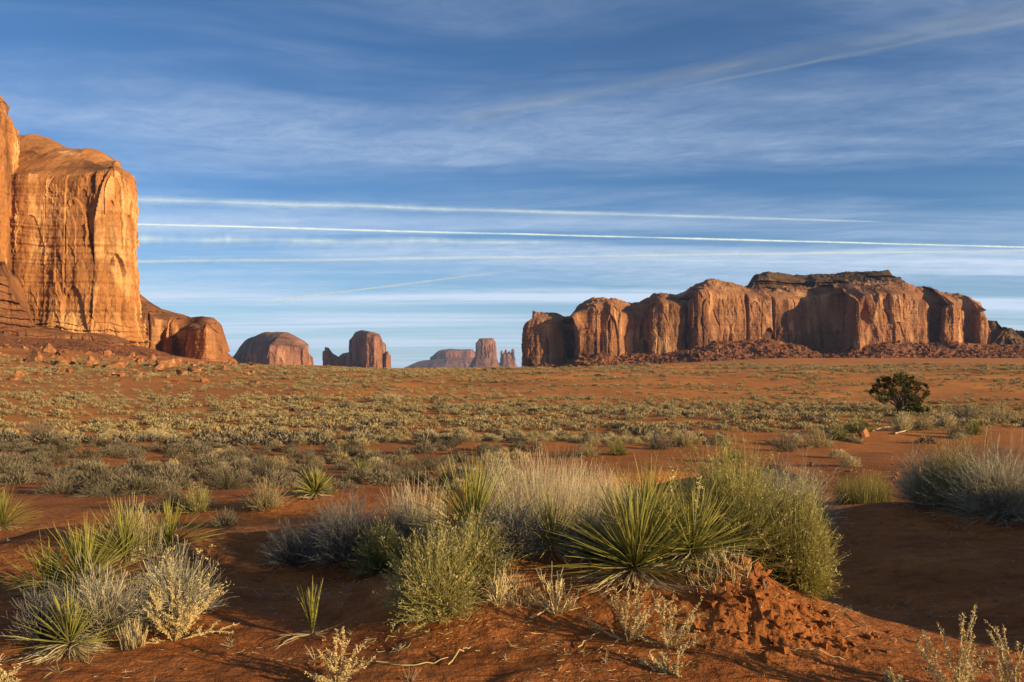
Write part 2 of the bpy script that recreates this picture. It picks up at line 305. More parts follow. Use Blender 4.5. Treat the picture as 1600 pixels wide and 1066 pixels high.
# ------------------------------------------------------------------ sandstone masses
def cell1(x, key):
    """1-d cells of uneven width: cell hash, distance to its border, its centre"""
    i = np.floor(x); best = np.full(x.shape, 9.); sec = best.copy(); idc = np.zeros(x.shape); ctr = np.zeros(x.shape)
    for k in (-2, -1, 0, 1, 2):
        j = i+k; hsh = np.modf(np.abs(np.sin(j*12.9898+key*78.233)*43758.5453))[0]; cpos = j+.1+.8*hsh; dd = np.abs(cpos-x); m = dd < best
        sec = np.where(m, best, np.minimum(sec, dd)); best = np.where(m, dd, best); idc = np.where(m, hsh, idc); ctr = np.where(m, cpos, ctr)
    return idc, (sec-best)*.5, ctr
def massif(name, outline, spine, step, levels, mat, parent, lean=0.06, shoulder=8.0, big=(3, 40), crack=(4, 12), panel=(2, 14), fine=(.6, 4), ledge=(0, 5, .2), top=1.5, capn=26, seed=0.0, label=None, vs=0.3, cap_ease=1.0):
    """outline: closed list of (px, depth, top row, foot row), along the front left to right then back along the rear.
    spine: (px, depth, row) points the top rises (or falls) to."""
    O = np.array([(*P(a, c, b)[:2], P(a, c, b)[2], P(a, d, b)[2]) for a, b, c, d in outline]); n = len(O)
    seg = [np.hypot(*(O[(k+1) % n, :2]-O[k, :2])) for k in range(n)]
    pts = []
    for k in range(n):
        back = O[k, 1]+O[(k+1) % n, 1] > 2*O[:, 1].mean() and k > n//3
        cnt = max(3, int(seg[k]/(step*(2.5 if back else 1))))
        f = (np.arange(cnt)/cnt)[:, None]; pts.append(O[k]*(1-f)+O[(k+1) % n]*f)
    Q = np.concatenate(pts); N = len(Q)
    def cs(a, wdt):
        k = np.hanning(wdt+2)[1:-1]; k /= k.sum(); e = wdt
        return np.stack([np.convolve(np.concatenate([a[-e:, c], a[:, c], a[:e, c]]), k, 'same')[e:-e] for c in range(a.shape[1])], 1)
    sm = max(3, int(shoulder*0.35/step)) | 1
    Q = cs(Q, sm)
    T = np.roll(Q[:, :2], -3, 0)-np.roll(Q[:, :2], 3, 0); T = cs(T, max(5, int(big[1]*.3/step)) | 1); T /= np.linalg.norm(T, axis=1)[:, None]+1e-9
    Nn = np.stack([T[:, 1], -T[:, 0]], 1)
    t = np.linspace(0, 1, levels); t = t+0.25*np.sin(np.pi*t)*t*(1-t)
    zb, zt = Q[:, 3], Q[:, 2]; Z = zb+(zt-zb)*t[:, None]; H = (zt-zb)[None, :]
    X = np.broadcast_to(Q[:, 0], Z.shape); Y = np.broadcast_to(Q[:, 1], Z.shape)
    p = v3(X, Y, Z)+seed*31.7
    wz = np.array([1, 1, vs])
    d = big[0]*fbm(p*wz/big[1], 3)
    c = pnoise(p*np.array([1, 1, .035])/crack[1]+5.1)+.16*pnoise(p*np.array([1, 1, .25])/(crack[1]*.35))
    d = d-crack[0]*np.exp(-(c/.07)**2)*sstep(pnoise(p*np.array([1, 1, .5])/(crack[1]*2.2)+2), -.25, .35)
    arc = np.concatenate([[0], np.cumsum(np.hypot(*(np.diff(Q[:, :2], axis=0).T)))])[None, :]
    def slabs(L, tall, key):
        """upright slabs with arched heads: hash per slab and distance to its edge"""
        uu = arc/L+.045*pnoise(v3(arc/L*.5, Z/(L*1.6), key))+.018*pnoise(v3(arc/L*2, Z/(L*.6), key+5))
        ci, cd_, cc = cell1(uu, key)
        zz = Z/(L*tall)+.30*(uu-cc)**2*4+ci*7.31+.05*pnoise(v3(arc/L*1.5, Z/L, key+9))
        zi, zd, zcn = cell1(zz, key+3)
        hs = np.modf(np.abs(np.sin(ci*91.7+zi*57.3+key)*4375.85))[0]
        return hs, np.minimum(cd_*L, zd*L*tall)
    idh, f2 = slabs(panel[1], 3.2, seed+.5); idh2, g2 = slabs(panel[1]*.38, 3.0, seed+4.5); f1 = 0
    gate = sstep(pnoise(p*np.array([1, 1, .6])/(panel[1]*1.6)+4), -.25, .25)
    d = d+panel[0]*(idh-.5)*sstep(f2, 0, .5)*(.35+.65*gate)+.34*panel[0]*(idh2-.5)*sstep(g2, 0, .35)*gate
    idh3, g3 = slabs(panel[1]*.15, 1.5, seed+8.5)
    d = d+.17*panel[0]*(idh3-.5)*sstep(pnoise(p*np.array([1, 1, .7])/(panel[1]*.9)+14), -.1, .3)
    d = d-.15*panel[0]*sstep(f2, .9, 0)*gate
    f2 = f2*.1
    d = d+fine[0]*fbm(p*np.array([1, 1, .5])/fine[1], 5, .55)*.7
    bed = p[..., 2]/(panel[1]*.22)+.8*pnoise(p/(panel[1]*3))
    d = d+.15*panel[0]*pnoise(np.stack([bed*1.7, bed*0+3.3, p[..., 0]*.1/panel[1]], -1))
    if ledge[0]:
        lz = (p[..., 2]+3.0*pnoise(p/25.)+1.3*pnoise(p/7.))/ledge[1]; fr = lz-np.floor(lz)
        d = d+ledge[0]*sstep(t, ledge[2]+.08, ledge[2]-.08)[:, None]*(.6*(1-fr)**2+.8*((np.sin(np.floor(lz)*12.9)*43758.5) % 1))
    ins = lean*H*t[:, None]
    hh = zt[None, :]-Z; e = np.clip(1-hh/shoulder, 0, 1); ins = ins+shoulder*.9*(1-np.sqrt(np.maximum(0, 1-e*e)))
    fade = 1-.75*e**3
    d = d*fade-ins
    WX = X+Nn[:, 0]*d; WY = Y+Nn[:, 1]*d
    V = [np.stack([WX, WY, Z], -1)]; tone = [np.where(sstep(f2-f1, 0, .05) > .5, .62*idh+.38*idh2, .45)*(1-e**2)+.5*e**2]
    sp = np.array([P(a, c, b) for a, b, c in spine]); o = np.argsort(sp[:, 0]); sp = sp[o]
    rx, ry, rz = WX[-1], WY[-1], Z[-1]
    qx = np.clip(rx, sp[0, 0], sp[-1, 0]); qy = np.interp(qx, sp[:, 0], sp[:, 1]); qz = np.interp(qx, sp[:, 0], sp[:, 2])
    srim = cs(np.stack([rx, ry], 1), max(9, N//28) | 1); k = (np.arange(1, capn+1)/capn)[:, None]
    bl = np.clip(k*3, 0, 1); rx = rx*(1-bl)+srim[:, 0]*bl; ry = ry*(1-bl)+srim[:, 1]*bl; tone.append(np.full((capn, N), .5))
    ez = np.sin(k*np.pi/2)**cap_ease
    cx = rx+(qx-rx)*k; cy = ry+(qy-ry)*k; cz = rz+(qz-rz)*ez
    cz = cz+top*np.sin(np.minimum(k*4, 1)*np.pi/2)*(fbm(v3(cx, cy, seed)/(big[1]*.5), 4, .6)+.3*np.abs(pnoise(v3(cx, cy, seed)/(big[1]*.15))))*np.sin(np.pi*np.clip(k*.9+.1, 0, 1)*.5+.4)
    V.append(np.stack([cx, cy, cz], -1))
    V = np.concatenate(V).reshape(-1, 3)
    ob = link(name, mesh(name, V, grid_quads(levels+capn, N, True), None, mat, attrs={'tone': np.concatenate(tone).ravel()}), parent)
    if label: ob['label'] = label
    return ob

def boulder_mesh(name, n, pos, size, mat, seed=0, flat=.75):
    """n angular blocks in one mesh"""
    g = np.random.default_rng(seed)
    ico = np.array([(-1, -1, -1), (1, -1, -1), (1, 1, -1), (-1, 1, -1), (-1, -1, 1), (1, -1, 1), (1, 1, 1), (-1, 1, 1),
                    (.1, 0, 1.1), (0, -1.15, .1), (1.2, .1, 0), (0, 1.1, 0), (-1.15, 0, -.1)], float)*.6
    fc = []
    for a, b, c_, d_, m_ in ((4, 5, 6, 7, 8), (0, 1, 5, 4, 9), (1, 2, 6, 5, 10), (2, 3, 7, 6, 11), (3, 0, 4, 7, 12)):
        fc += [(a, b, m_), (b, c_, m_), (c_, d_, m_), (d_, a, m_)]
    fc = np.array(fc)
    j = ico[None]*(1+g.uniform(-.35, .35, (n, 13, 1)))+g.uniform(-.18, .18, (n, 13, 3))
    sc = size[:, None, None]*g.uniform(.6, 1.25, (n, 1, 3))*np.array([1, 1, flat]); j = j*sc
    a = g.uniform(0, 2*np.pi, n); b = g.normal(0, .7, n)
    ca, sa, cb, sb = np.cos(a)[:, None], np.sin(a)[:, None], np.cos(b)[:, None], np.sin(b)[:, None]
    x, y, z = j[..., 0], j[..., 1], j[..., 2]
    y, z = y*cb-z*sb, y*sb+z*cb
    x, y = x*ca-y*sa, x*sa+y*ca
    V = np.stack([x, y, z], -1)+pos[:, None, :]
    return mesh(name, V.reshape(-1, 3), None, (fc[None]+13*np.arange(n)[:, None, None]).reshape(-1, 3), mat)

def talus(name, line, mat, parent, step, nr, rough, seed=0):
    """rubble apron: line of (px, depth of wall, row at wall, depth of foot, row at foot)"""
    L = np.array(line, float); s = np.linspace(0, len(L)-1, step)
    C = np.stack([np.interp(s, np.arange(len(L)), L[:, c]) for c in range(5)], 1)
    k = np.linspace(0, 1, nr)[:, None]
    Y = C[:, 1]*(1-k)+C[:, 3]*k; X = (C[:, 0]-800)/F*Y
    z0 = CZ-(C[:, 2]-HOR)/F*C[:, 1]; z1 = CZ-(C[:, 4]-HOR)/F*C[:, 3]
    Z = z0*(1-k)**1.15+z1*(1-(1-k)**1.15)
    p = v3(X, Y, Z)+seed*13.1
    idh, f1, f2 = worley(p/rough[1]); i2, _, _ = worley(p/(rough[1]*.42)+7)
    ed = np.sin(np.pi*np.clip(k, 0.02, .98))**.4
    Z = Z+ed*(rough[0]*(idh-.45)+.5*rough[0]*(i2-.5)+rough[0]*1.6*fbm(p/(rough[1]*7), 3)+.3*rough[0]*fbm(p/(rough[1]*.3), 2))
    link(name, mesh(name, np.stack([X, Y, Z], -1).reshape(-1, 3), grid_quads(nr, step)[:, ::-1], None, mat), parent)
    return np.stack([X, Y, Z], -1)

# --- the tall butte on the left
b1 = thing('sandstone_butte', 'tall orange cliff with stained walls filling the left edge of the picture', 'butte', P(60, 545, 690))
b1i = tuple(-np.array(b1.location))
def under(parent, o): o.location = tuple(-np.array(parent.location)); return o
under(b1, massif('cliff_wall', [(-330, 700, 330, 520), (-150, 668, 300, 520), (-40, 655, 280, 520), (20, 652, 262, 525), (50, 652, 262, 530), (72, 652, 266, 535), (84, 651, 268, 540), (100, 650, 266, 545), (125, 650, 262, 548), (150, 650, 260, 550), (182, 655, 256, 552), (200, 664, 258, 552), (213, 680, 264, 550), (218, 705, 268, 550),
       (214, 800, 268, 550), (150, 860, 262, 550), (0, 880, 250, 540), (-300, 880, 260, 530)], [(-250, 780, 215), (0, 770, 215), (75, 770, 215), (110, 745, 236), (155, 735, 237), (172, 735, 244), (188, 735, 257)], 0.55, 300, M['rock_near'], b1,
       lean=.035, shoulder=9, big=(3.2, 50), crack=(3.0, 30), panel=(6.5, 20), fine=(.6, 4), ledge=(5, 4.2, .12), top=1.6, seed=1))
under(b1, massif('pinnacle', [(-300, 662, 190, 520), (-120, 637, 170, 520), (-30, 612, 160, 525), (14, 644, 158, 520), (30, 662, 176, 520), (38, 682, 196, 520), (30, 720, 196, 520), (-80, 760, 190, 520), (-280, 740, 190, 520)],
       [(-240, 690, 130), (-60, 700, 132), (0, 692, 149), (16, 694, 168)], 0.55, 300, M['rock_near'], b1, lean=.03, shoulder=7, big=(3, 50), crack=(2.6, 22), panel=(4.6, 20), fine=(1.0, 5), ledge=(5, 4.2, .1), seed=2))
under(b1, massif('ledge_buttress', [(-300, 590, 400, 545), (-90, 575, 395, 545), (-10, 575, 405, 548), (20, 580, 440, 548), (48, 590, 478, 548), (75, 605, 520, 550), (80, 640, 520, 550), (40, 660, 470, 550), (-100, 680, 400, 550), (-290, 680, 400, 550)],
       [(-250, 640, 380), (-20, 635, 392), (20, 630, 430)], 0.55, 160, M['rock_ledge'], b1, lean=.22, shoulder=7, big=(4, 40), crack=(2.5, 20), panel=(4, 12), fine=(.9, 4), ledge=(3.0, 5.5, .9), seed=3))
under(b1, massif('ledge_base', [(-300, 590, 500, 560), (0, 570, 505, 560), (90, 590, 520, 562), (150, 600, 522, 565), (200, 620, 530, 568), (228, 650, 540, 568), (228, 720, 540, 568), (100, 760, 520, 560), (-290, 760, 500, 560)],
       [(-250, 690, 495), (50, 680, 510), (190, 690, 525)], 0.6, 110, M['rock_ledge'], b1, lean=.5, shoulder=4, big=(6, 40), crack=(2.0, 16), panel=(4.5, 9), fine=(1.0, 4), ledge=(4.0, 4.2, .95), seed=4))
talus('talus_slope', [(-330, 600, 515, 470, 562), (-100, 585, 515, 460, 562), (0, 585, 520, 450, 560), (60, 595, 528, 450, 562), (120, 605, 530, 455, 566), (175, 615, 535, 470, 567), (215, 640, 540, 500, 567), (240, 680, 546, 540, 567), (275, 760, 556, 600, 569), (300, 815, 566, 640, 571)], M['rock_talus'], b1, 620, 90, (1.0, 3.4), 2)
under(b1, b1.children[-1])
# --- the lower spur behind it
b2 = thing('sandstone_spur', 'low rounded sandstone spur stepping down from the right foot of the tall cliff', 'rock spur', P(300, 562, 860))
under(b2, massif('cliff_wall', [(190, 850, 482, 568), (217, 838, 480, 568), (240, 842, 486, 568), (252, 856, 492, 568), (268, 850, 497, 569), (284, 860, 503, 569), (293, 836, 512, 570), (304, 824, 507, 571), (318, 820, 505, 571), (336, 825, 507, 571), (346, 836, 514, 571), (352, 848, 530, 571), (359, 850, 546, 572), (367, 862, 556, 572),
       (368, 920, 556, 571), (350, 950, 520, 570), (320, 980, 502, 566), (250, 1000, 490, 562), (180, 980, 480, 560)],
       [(200, 920, 450), (217, 915, 464), (240, 915, 481), (275, 925, 490), (300, 890, 497), (318, 880, 495.5), (333, 880, 497), (346, 880, 507), (352, 880, 526), (360, 885, 550)], 0.75, 130, M['rock_spur'], b2, lean=.07, shoulder=11, big=(3.5, 40), crack=(5, 18), panel=(4.5, 15), fine=(.9, 6), ledge=(2, 5, .2), seed=5))
# --- the long mesa on the right
b3 = thing('sandstone_mesa', 'long red mesa with dark ledgy summit and rubble apron at right', 'mesa', P(1180, 562, 1400))
mesa_front = [(816, 1420, 500, 578), (822, 1398, 497, 578), (840, 1390, 496, 578), (862, 1390, 496, 578), (884, 1394, 499, 577), (892, 1425, 505, 576), (896, 1410, 520, 575), (903, 1352, 512, 574), (909, 1350, 500, 574), (913, 1366, 486, 573),
    (918, 1365, 478, 572), (935, 1362, 475, 572), (945, 1372, 476, 570), (955, 1366, 474, 568), (970, 1376, 476, 567), (977, 1412, 486, 566), (990, 1420, 486, 565), (1004, 1430, 486, 565), (1013, 1425, 478, 565), (1017, 1392, 470, 565),
    (1030, 1384, 467, 565), (1058, 1386, 469, 565), (1070, 1394, 470, 564), (1074, 1424, 468, 564), (1079, 1384, 458, 564), (1090, 1374, 452, 563), (1108, 1376, 449, 562), (1122, 1392, 451, 560), (1160, 1402, 456, 558), (1215, 1406, 462, 556), (1246, 1412, 464, 555),
    (1262, 1440, 462, 555), (1285, 1452, 458, 556), (1312, 1440, 456, 556), (1324, 1400, 457, 556), (1335, 1350, 462, 556), (1346, 1346, 464, 556), (1352, 1368, 460, 556), (1380, 1366, 456, 556), (1420, 1372, 456, 554), (1450, 1384, 464, 553),
    (1457, 1412, 474, 552), (1468, 1410, 476, 552), (1476, 1372, 476, 552), (1492, 1366, 474, 552), (1504, 1376, 474, 552), (1509, 1412, 482, 552), (1520, 1418, 488, 552), (1530, 1396, 484, 552), (1541, 1396, 486, 552), (1549, 1412, 508, 552), (1556, 1440, 524, 552)]
mesa_back = [(1560, 1560, 520, 552), (1500, 1640, 480, 552), (1300, 1680, 470, 556), (1100, 1640, 470, 560), (950, 1580, 485, 565), (880, 1540, 495, 572), (818, 1500, 500, 574)]
under(b3, massif('cliff_wall', mesa_front+mesa_back, [(832, 1445, 489.5), (872, 1450, 490), (892, 1470, 500), (903, 1470, 478), (925, 1455, 467), (960, 1455, 467), (985, 1480, 475), (1005, 1480, 472), (1025, 1470, 459), (1062, 1470, 463), (1080, 1465, 451), (1100, 1455, 439), (1125, 1455, 439), (1165, 1490, 450), (1215, 1510, 447), (1280, 1530, 447), (1340, 1510, 440), (1385, 1490, 437), (1420, 1490, 445), (1470, 1490, 458), (1505, 1480, 462), (1530, 1490, 472), (1545, 1490, 505)],
       0.85, 190, M['rock_mesa'], b3, lean=.05, shoulder=13, big=(7, 48), crack=(7.0, 34), panel=(4.8, 23), fine=(1.7, 8), top=4.5, seed=8, cap_ease=.9))
under(b3, massif('summit_ledges', [(1160, 1490, 449, 457), (1172, 1466, 441, 456), (1186, 1458, 433, 456), (1210, 1460, 430, 456), (1230, 1492, 436, 456), (1258, 1500, 436, 456), (1275, 1480, 435, 456), (1300, 1486, 436, 456), (1325, 1476, 434, 456), (1360, 1462, 429, 452), (1390, 1460, 428, 450), (1405, 1470, 432, 448), (1408, 1530, 432, 448), (1380, 1580, 430, 450), (1200, 1590, 432, 456), (1163, 1550, 447, 456)],
       [(1186, 1510, 429), (1198, 1510, 425), (1240, 1530, 431), (1300, 1530, 429), (1350, 1515, 425.5), (1385, 1510, 424)], 0.9, 44, M['rock_cap'], b3, lean=.5, shoulder=2.5, big=(4, 40), crack=(1.5, 14), panel=(3, 9), fine=(1.8, 5), ledge=(7, 4.5, .97), top=3.0, seed=9))
under(b3, massif('tail_ridge', [(1535, 1410, 514, 562), (1556, 1388, 518, 562), (1575, 1390, 520, 562), (1590, 1385, 526, 562), (1620, 1390, 530, 562), (1720, 1400, 540, 560), (1720, 1500, 540, 560), (1545, 1500, 528, 560)],
       [(1545, 1440, 500), (1556, 1440, 511), (1575, 1440, 514), (1592, 1440, 522), (1690, 1440, 531)], 1.0, 40, M['rock_cap'], b3, lean=.7, shoulder=4, big=(8, 30), crack=(3, 12), panel=(6, 9), fine=(3, 6), top=7, seed=10))
tal = [(795, 1400, 577, 1330, 580), (850, 1395, 571, 1310, 578), (885, 1395, 566, 1290, 577), (905, 1390, 553, 1270, 577), (940, 1380, 552, 1260, 576), (985, 1415, 552, 1270, 574), (1030, 1400, 553, 1280, 572), (1080, 1390, 544, 1270, 571), (1120, 1395, 533, 1250, 571), (1150, 1400, 531, 1240, 571),
       (1200, 1405, 529, 1240, 569), (1245, 1420, 534, 1250, 566), (1285, 1440, 546, 1280, 570.0), (1330, 1375, 540, 1270, 569.0), (1385, 1370, 534, 1270, 568.5), (1440, 1385, 536, 1270, 568.0), (1490, 1380, 534, 1270, 567.0), (1545, 1400, 538, 1270, 567.0), (1600, 1390, 540, 1270, 567.0), (1720, 1390, 545, 1280, 567.0)]
tg = talus('talus_slope', tal, M['rock_talus'], b3, 900, 70, (3.4, 9), 1)
under(b3, b3.children[-1])
g = np.random.default_rng(5); n = 2600
ii = (g.beta(1.3, 1.2, n)*68).astype(int); jj = g.integers(40, 890, n)
sz = 1.2+3.6*g.random(n)**4
pp = tg[ii, jj]+np.stack([g.normal(0, 1.5, n), g.normal(0, 1.5, n), 0.2*sz], -1)
o = tag(under(b3, link('rubble', boulder_mesh('rubble', n, pp, sz, M['rock_talus'], 6), b3)), kind='stuff')
# --- buttes further off
b4 = thing('domed_butte', 'flat topped dome shaped butte, left flank in shade, standing behind the low spur', 'butte', P(428, 572, 3000))
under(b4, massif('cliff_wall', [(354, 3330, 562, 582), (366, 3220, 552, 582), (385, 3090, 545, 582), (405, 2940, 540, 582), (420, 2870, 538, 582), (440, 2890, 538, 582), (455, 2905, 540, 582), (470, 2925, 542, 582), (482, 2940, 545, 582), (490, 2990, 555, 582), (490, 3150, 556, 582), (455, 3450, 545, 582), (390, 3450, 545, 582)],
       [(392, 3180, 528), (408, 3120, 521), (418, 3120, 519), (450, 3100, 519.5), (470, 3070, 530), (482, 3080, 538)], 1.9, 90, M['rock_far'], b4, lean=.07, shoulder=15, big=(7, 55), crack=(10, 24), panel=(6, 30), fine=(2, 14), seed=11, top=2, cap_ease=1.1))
b5 = thing('twin_butte', 'dark butte with a squat right block and a low broken wall on its left', 'butte', P(558, 574, 3300))
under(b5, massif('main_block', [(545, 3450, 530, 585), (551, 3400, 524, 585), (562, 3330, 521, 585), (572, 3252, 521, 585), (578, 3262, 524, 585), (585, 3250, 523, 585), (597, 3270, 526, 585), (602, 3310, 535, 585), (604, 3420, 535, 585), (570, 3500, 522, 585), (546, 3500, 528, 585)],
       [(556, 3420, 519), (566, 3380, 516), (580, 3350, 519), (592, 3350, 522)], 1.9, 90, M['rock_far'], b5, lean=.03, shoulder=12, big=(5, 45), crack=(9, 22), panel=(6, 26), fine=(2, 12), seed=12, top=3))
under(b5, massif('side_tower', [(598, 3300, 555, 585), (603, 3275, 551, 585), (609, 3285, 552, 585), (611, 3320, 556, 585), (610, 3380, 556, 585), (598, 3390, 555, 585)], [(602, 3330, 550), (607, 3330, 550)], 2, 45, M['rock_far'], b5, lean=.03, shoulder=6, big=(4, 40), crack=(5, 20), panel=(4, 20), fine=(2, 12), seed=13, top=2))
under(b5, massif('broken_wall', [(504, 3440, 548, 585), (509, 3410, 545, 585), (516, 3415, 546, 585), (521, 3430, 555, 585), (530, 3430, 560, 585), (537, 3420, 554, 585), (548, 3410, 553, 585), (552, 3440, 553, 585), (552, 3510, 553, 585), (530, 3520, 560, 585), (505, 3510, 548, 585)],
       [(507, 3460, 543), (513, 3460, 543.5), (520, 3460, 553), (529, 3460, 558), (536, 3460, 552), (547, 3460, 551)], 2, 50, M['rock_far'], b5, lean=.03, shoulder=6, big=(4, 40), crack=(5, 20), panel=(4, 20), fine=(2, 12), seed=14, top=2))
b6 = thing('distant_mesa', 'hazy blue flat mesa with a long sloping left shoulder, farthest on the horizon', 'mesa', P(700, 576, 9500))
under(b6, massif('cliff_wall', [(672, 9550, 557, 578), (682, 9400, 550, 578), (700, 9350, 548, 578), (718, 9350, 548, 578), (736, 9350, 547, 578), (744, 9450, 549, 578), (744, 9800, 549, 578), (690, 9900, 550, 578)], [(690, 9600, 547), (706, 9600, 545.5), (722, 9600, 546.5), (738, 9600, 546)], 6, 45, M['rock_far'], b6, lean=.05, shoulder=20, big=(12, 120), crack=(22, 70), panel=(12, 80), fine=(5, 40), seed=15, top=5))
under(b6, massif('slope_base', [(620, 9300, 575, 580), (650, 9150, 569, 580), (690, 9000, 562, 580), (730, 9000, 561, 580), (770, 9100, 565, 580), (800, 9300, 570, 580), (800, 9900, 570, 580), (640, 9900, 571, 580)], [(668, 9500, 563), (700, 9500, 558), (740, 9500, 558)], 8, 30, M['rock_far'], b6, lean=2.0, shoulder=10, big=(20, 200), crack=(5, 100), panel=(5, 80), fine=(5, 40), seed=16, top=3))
b7 = thing('tower_butte', 'lone purple tower butte with flared foot between the hazy mesa and spires', 'butte', P(758, 577, 7200))
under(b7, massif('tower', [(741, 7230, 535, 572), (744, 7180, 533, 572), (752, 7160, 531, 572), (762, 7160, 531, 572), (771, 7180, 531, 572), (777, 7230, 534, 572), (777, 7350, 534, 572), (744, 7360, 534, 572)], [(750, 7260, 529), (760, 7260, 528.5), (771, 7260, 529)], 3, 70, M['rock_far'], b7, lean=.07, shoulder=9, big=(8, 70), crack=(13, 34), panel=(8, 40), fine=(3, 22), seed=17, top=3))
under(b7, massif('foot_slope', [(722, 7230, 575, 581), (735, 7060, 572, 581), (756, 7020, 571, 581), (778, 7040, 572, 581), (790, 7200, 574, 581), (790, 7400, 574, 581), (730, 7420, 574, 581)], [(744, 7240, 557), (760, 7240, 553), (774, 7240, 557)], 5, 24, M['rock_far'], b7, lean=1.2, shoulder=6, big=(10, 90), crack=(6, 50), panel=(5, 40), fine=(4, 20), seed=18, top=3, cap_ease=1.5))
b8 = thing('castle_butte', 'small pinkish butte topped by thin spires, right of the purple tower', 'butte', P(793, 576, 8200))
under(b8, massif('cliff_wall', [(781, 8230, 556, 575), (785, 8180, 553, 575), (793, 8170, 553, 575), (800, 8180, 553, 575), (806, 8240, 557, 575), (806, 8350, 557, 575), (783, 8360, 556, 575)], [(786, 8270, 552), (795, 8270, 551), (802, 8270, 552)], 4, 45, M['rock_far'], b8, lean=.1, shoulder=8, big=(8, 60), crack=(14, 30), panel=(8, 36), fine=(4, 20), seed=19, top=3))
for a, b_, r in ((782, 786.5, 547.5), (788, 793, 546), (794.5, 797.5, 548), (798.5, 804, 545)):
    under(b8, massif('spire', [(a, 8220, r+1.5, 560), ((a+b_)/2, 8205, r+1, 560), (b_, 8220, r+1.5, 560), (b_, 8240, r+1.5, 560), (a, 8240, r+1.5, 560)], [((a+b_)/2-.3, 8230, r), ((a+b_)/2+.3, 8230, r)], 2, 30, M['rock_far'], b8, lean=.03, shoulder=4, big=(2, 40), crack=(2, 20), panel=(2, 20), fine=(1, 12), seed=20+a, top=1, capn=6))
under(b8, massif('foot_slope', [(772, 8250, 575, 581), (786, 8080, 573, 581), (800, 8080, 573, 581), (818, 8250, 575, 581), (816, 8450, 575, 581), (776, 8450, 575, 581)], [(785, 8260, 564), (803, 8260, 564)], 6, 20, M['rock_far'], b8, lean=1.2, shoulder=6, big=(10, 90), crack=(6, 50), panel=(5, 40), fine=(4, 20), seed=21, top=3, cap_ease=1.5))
# ------------------------------------------------------------------ plant materials
def plant_mat(name, low, high, vary=.35, trans=.25, tip=None):
    """colour runs from low (stem foot) to high (tip) along each blade and varies from blade to blade"""
    m, t, out = newmat(name)
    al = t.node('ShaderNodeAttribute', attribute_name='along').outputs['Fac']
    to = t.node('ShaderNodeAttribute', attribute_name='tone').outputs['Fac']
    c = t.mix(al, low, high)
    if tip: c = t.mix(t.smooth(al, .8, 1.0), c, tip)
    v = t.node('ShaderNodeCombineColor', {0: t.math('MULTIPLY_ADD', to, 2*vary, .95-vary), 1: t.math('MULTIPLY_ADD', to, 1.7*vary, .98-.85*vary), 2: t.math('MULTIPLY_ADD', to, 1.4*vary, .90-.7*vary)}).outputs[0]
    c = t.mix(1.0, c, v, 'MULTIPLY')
    d = t.node('ShaderNodeBsdfPrincipled', {'Base Color': c, 'Roughness': .75, 'Specular IOR Level': .2})
    tr = t.node('ShaderNodeBsdfTranslucent', {'Color': c})
    mx = t.node('ShaderNodeMixShader', {0: trans, 1: d.outputs[0], 2: tr.outputs[0]})
    t.l.new(mx.outputs[0], out.inputs[0]); return m
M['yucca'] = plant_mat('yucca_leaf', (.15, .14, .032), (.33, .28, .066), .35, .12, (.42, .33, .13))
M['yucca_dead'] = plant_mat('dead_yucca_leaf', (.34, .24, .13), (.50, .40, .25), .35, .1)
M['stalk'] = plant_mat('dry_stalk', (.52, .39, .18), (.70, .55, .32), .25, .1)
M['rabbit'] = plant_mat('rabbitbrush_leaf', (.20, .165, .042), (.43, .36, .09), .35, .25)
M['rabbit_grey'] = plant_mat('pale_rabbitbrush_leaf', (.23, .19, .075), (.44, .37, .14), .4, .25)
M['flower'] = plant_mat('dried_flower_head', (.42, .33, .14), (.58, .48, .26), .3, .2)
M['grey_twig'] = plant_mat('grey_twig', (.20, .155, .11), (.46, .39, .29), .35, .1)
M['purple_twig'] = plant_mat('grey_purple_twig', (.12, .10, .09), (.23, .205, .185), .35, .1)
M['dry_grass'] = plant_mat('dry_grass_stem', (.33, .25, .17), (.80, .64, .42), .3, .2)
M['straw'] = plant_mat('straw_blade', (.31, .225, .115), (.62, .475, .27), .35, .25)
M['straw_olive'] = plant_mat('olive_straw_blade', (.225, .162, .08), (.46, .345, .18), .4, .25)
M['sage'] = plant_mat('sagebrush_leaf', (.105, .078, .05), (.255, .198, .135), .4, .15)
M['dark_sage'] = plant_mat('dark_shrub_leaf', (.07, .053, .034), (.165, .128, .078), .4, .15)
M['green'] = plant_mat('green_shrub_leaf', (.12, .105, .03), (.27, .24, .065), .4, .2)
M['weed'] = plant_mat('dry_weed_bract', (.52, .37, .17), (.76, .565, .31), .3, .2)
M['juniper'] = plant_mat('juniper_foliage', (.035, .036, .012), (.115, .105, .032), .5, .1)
M['bark'] = plant_mat('juniper_bark', (.12, .08, .05), (.18, .13, .09), .3, 0)
M['wood'] = plant_mat('bleached_wood', (.38, .30, .20), (.55, .46, .34), .25, 0)
M['boulder'] = rock_mat('boulder_sandstone', 1.4, (.20, .075, .03), (.40, .17, .07), (.56, .30, .14), 0.2)

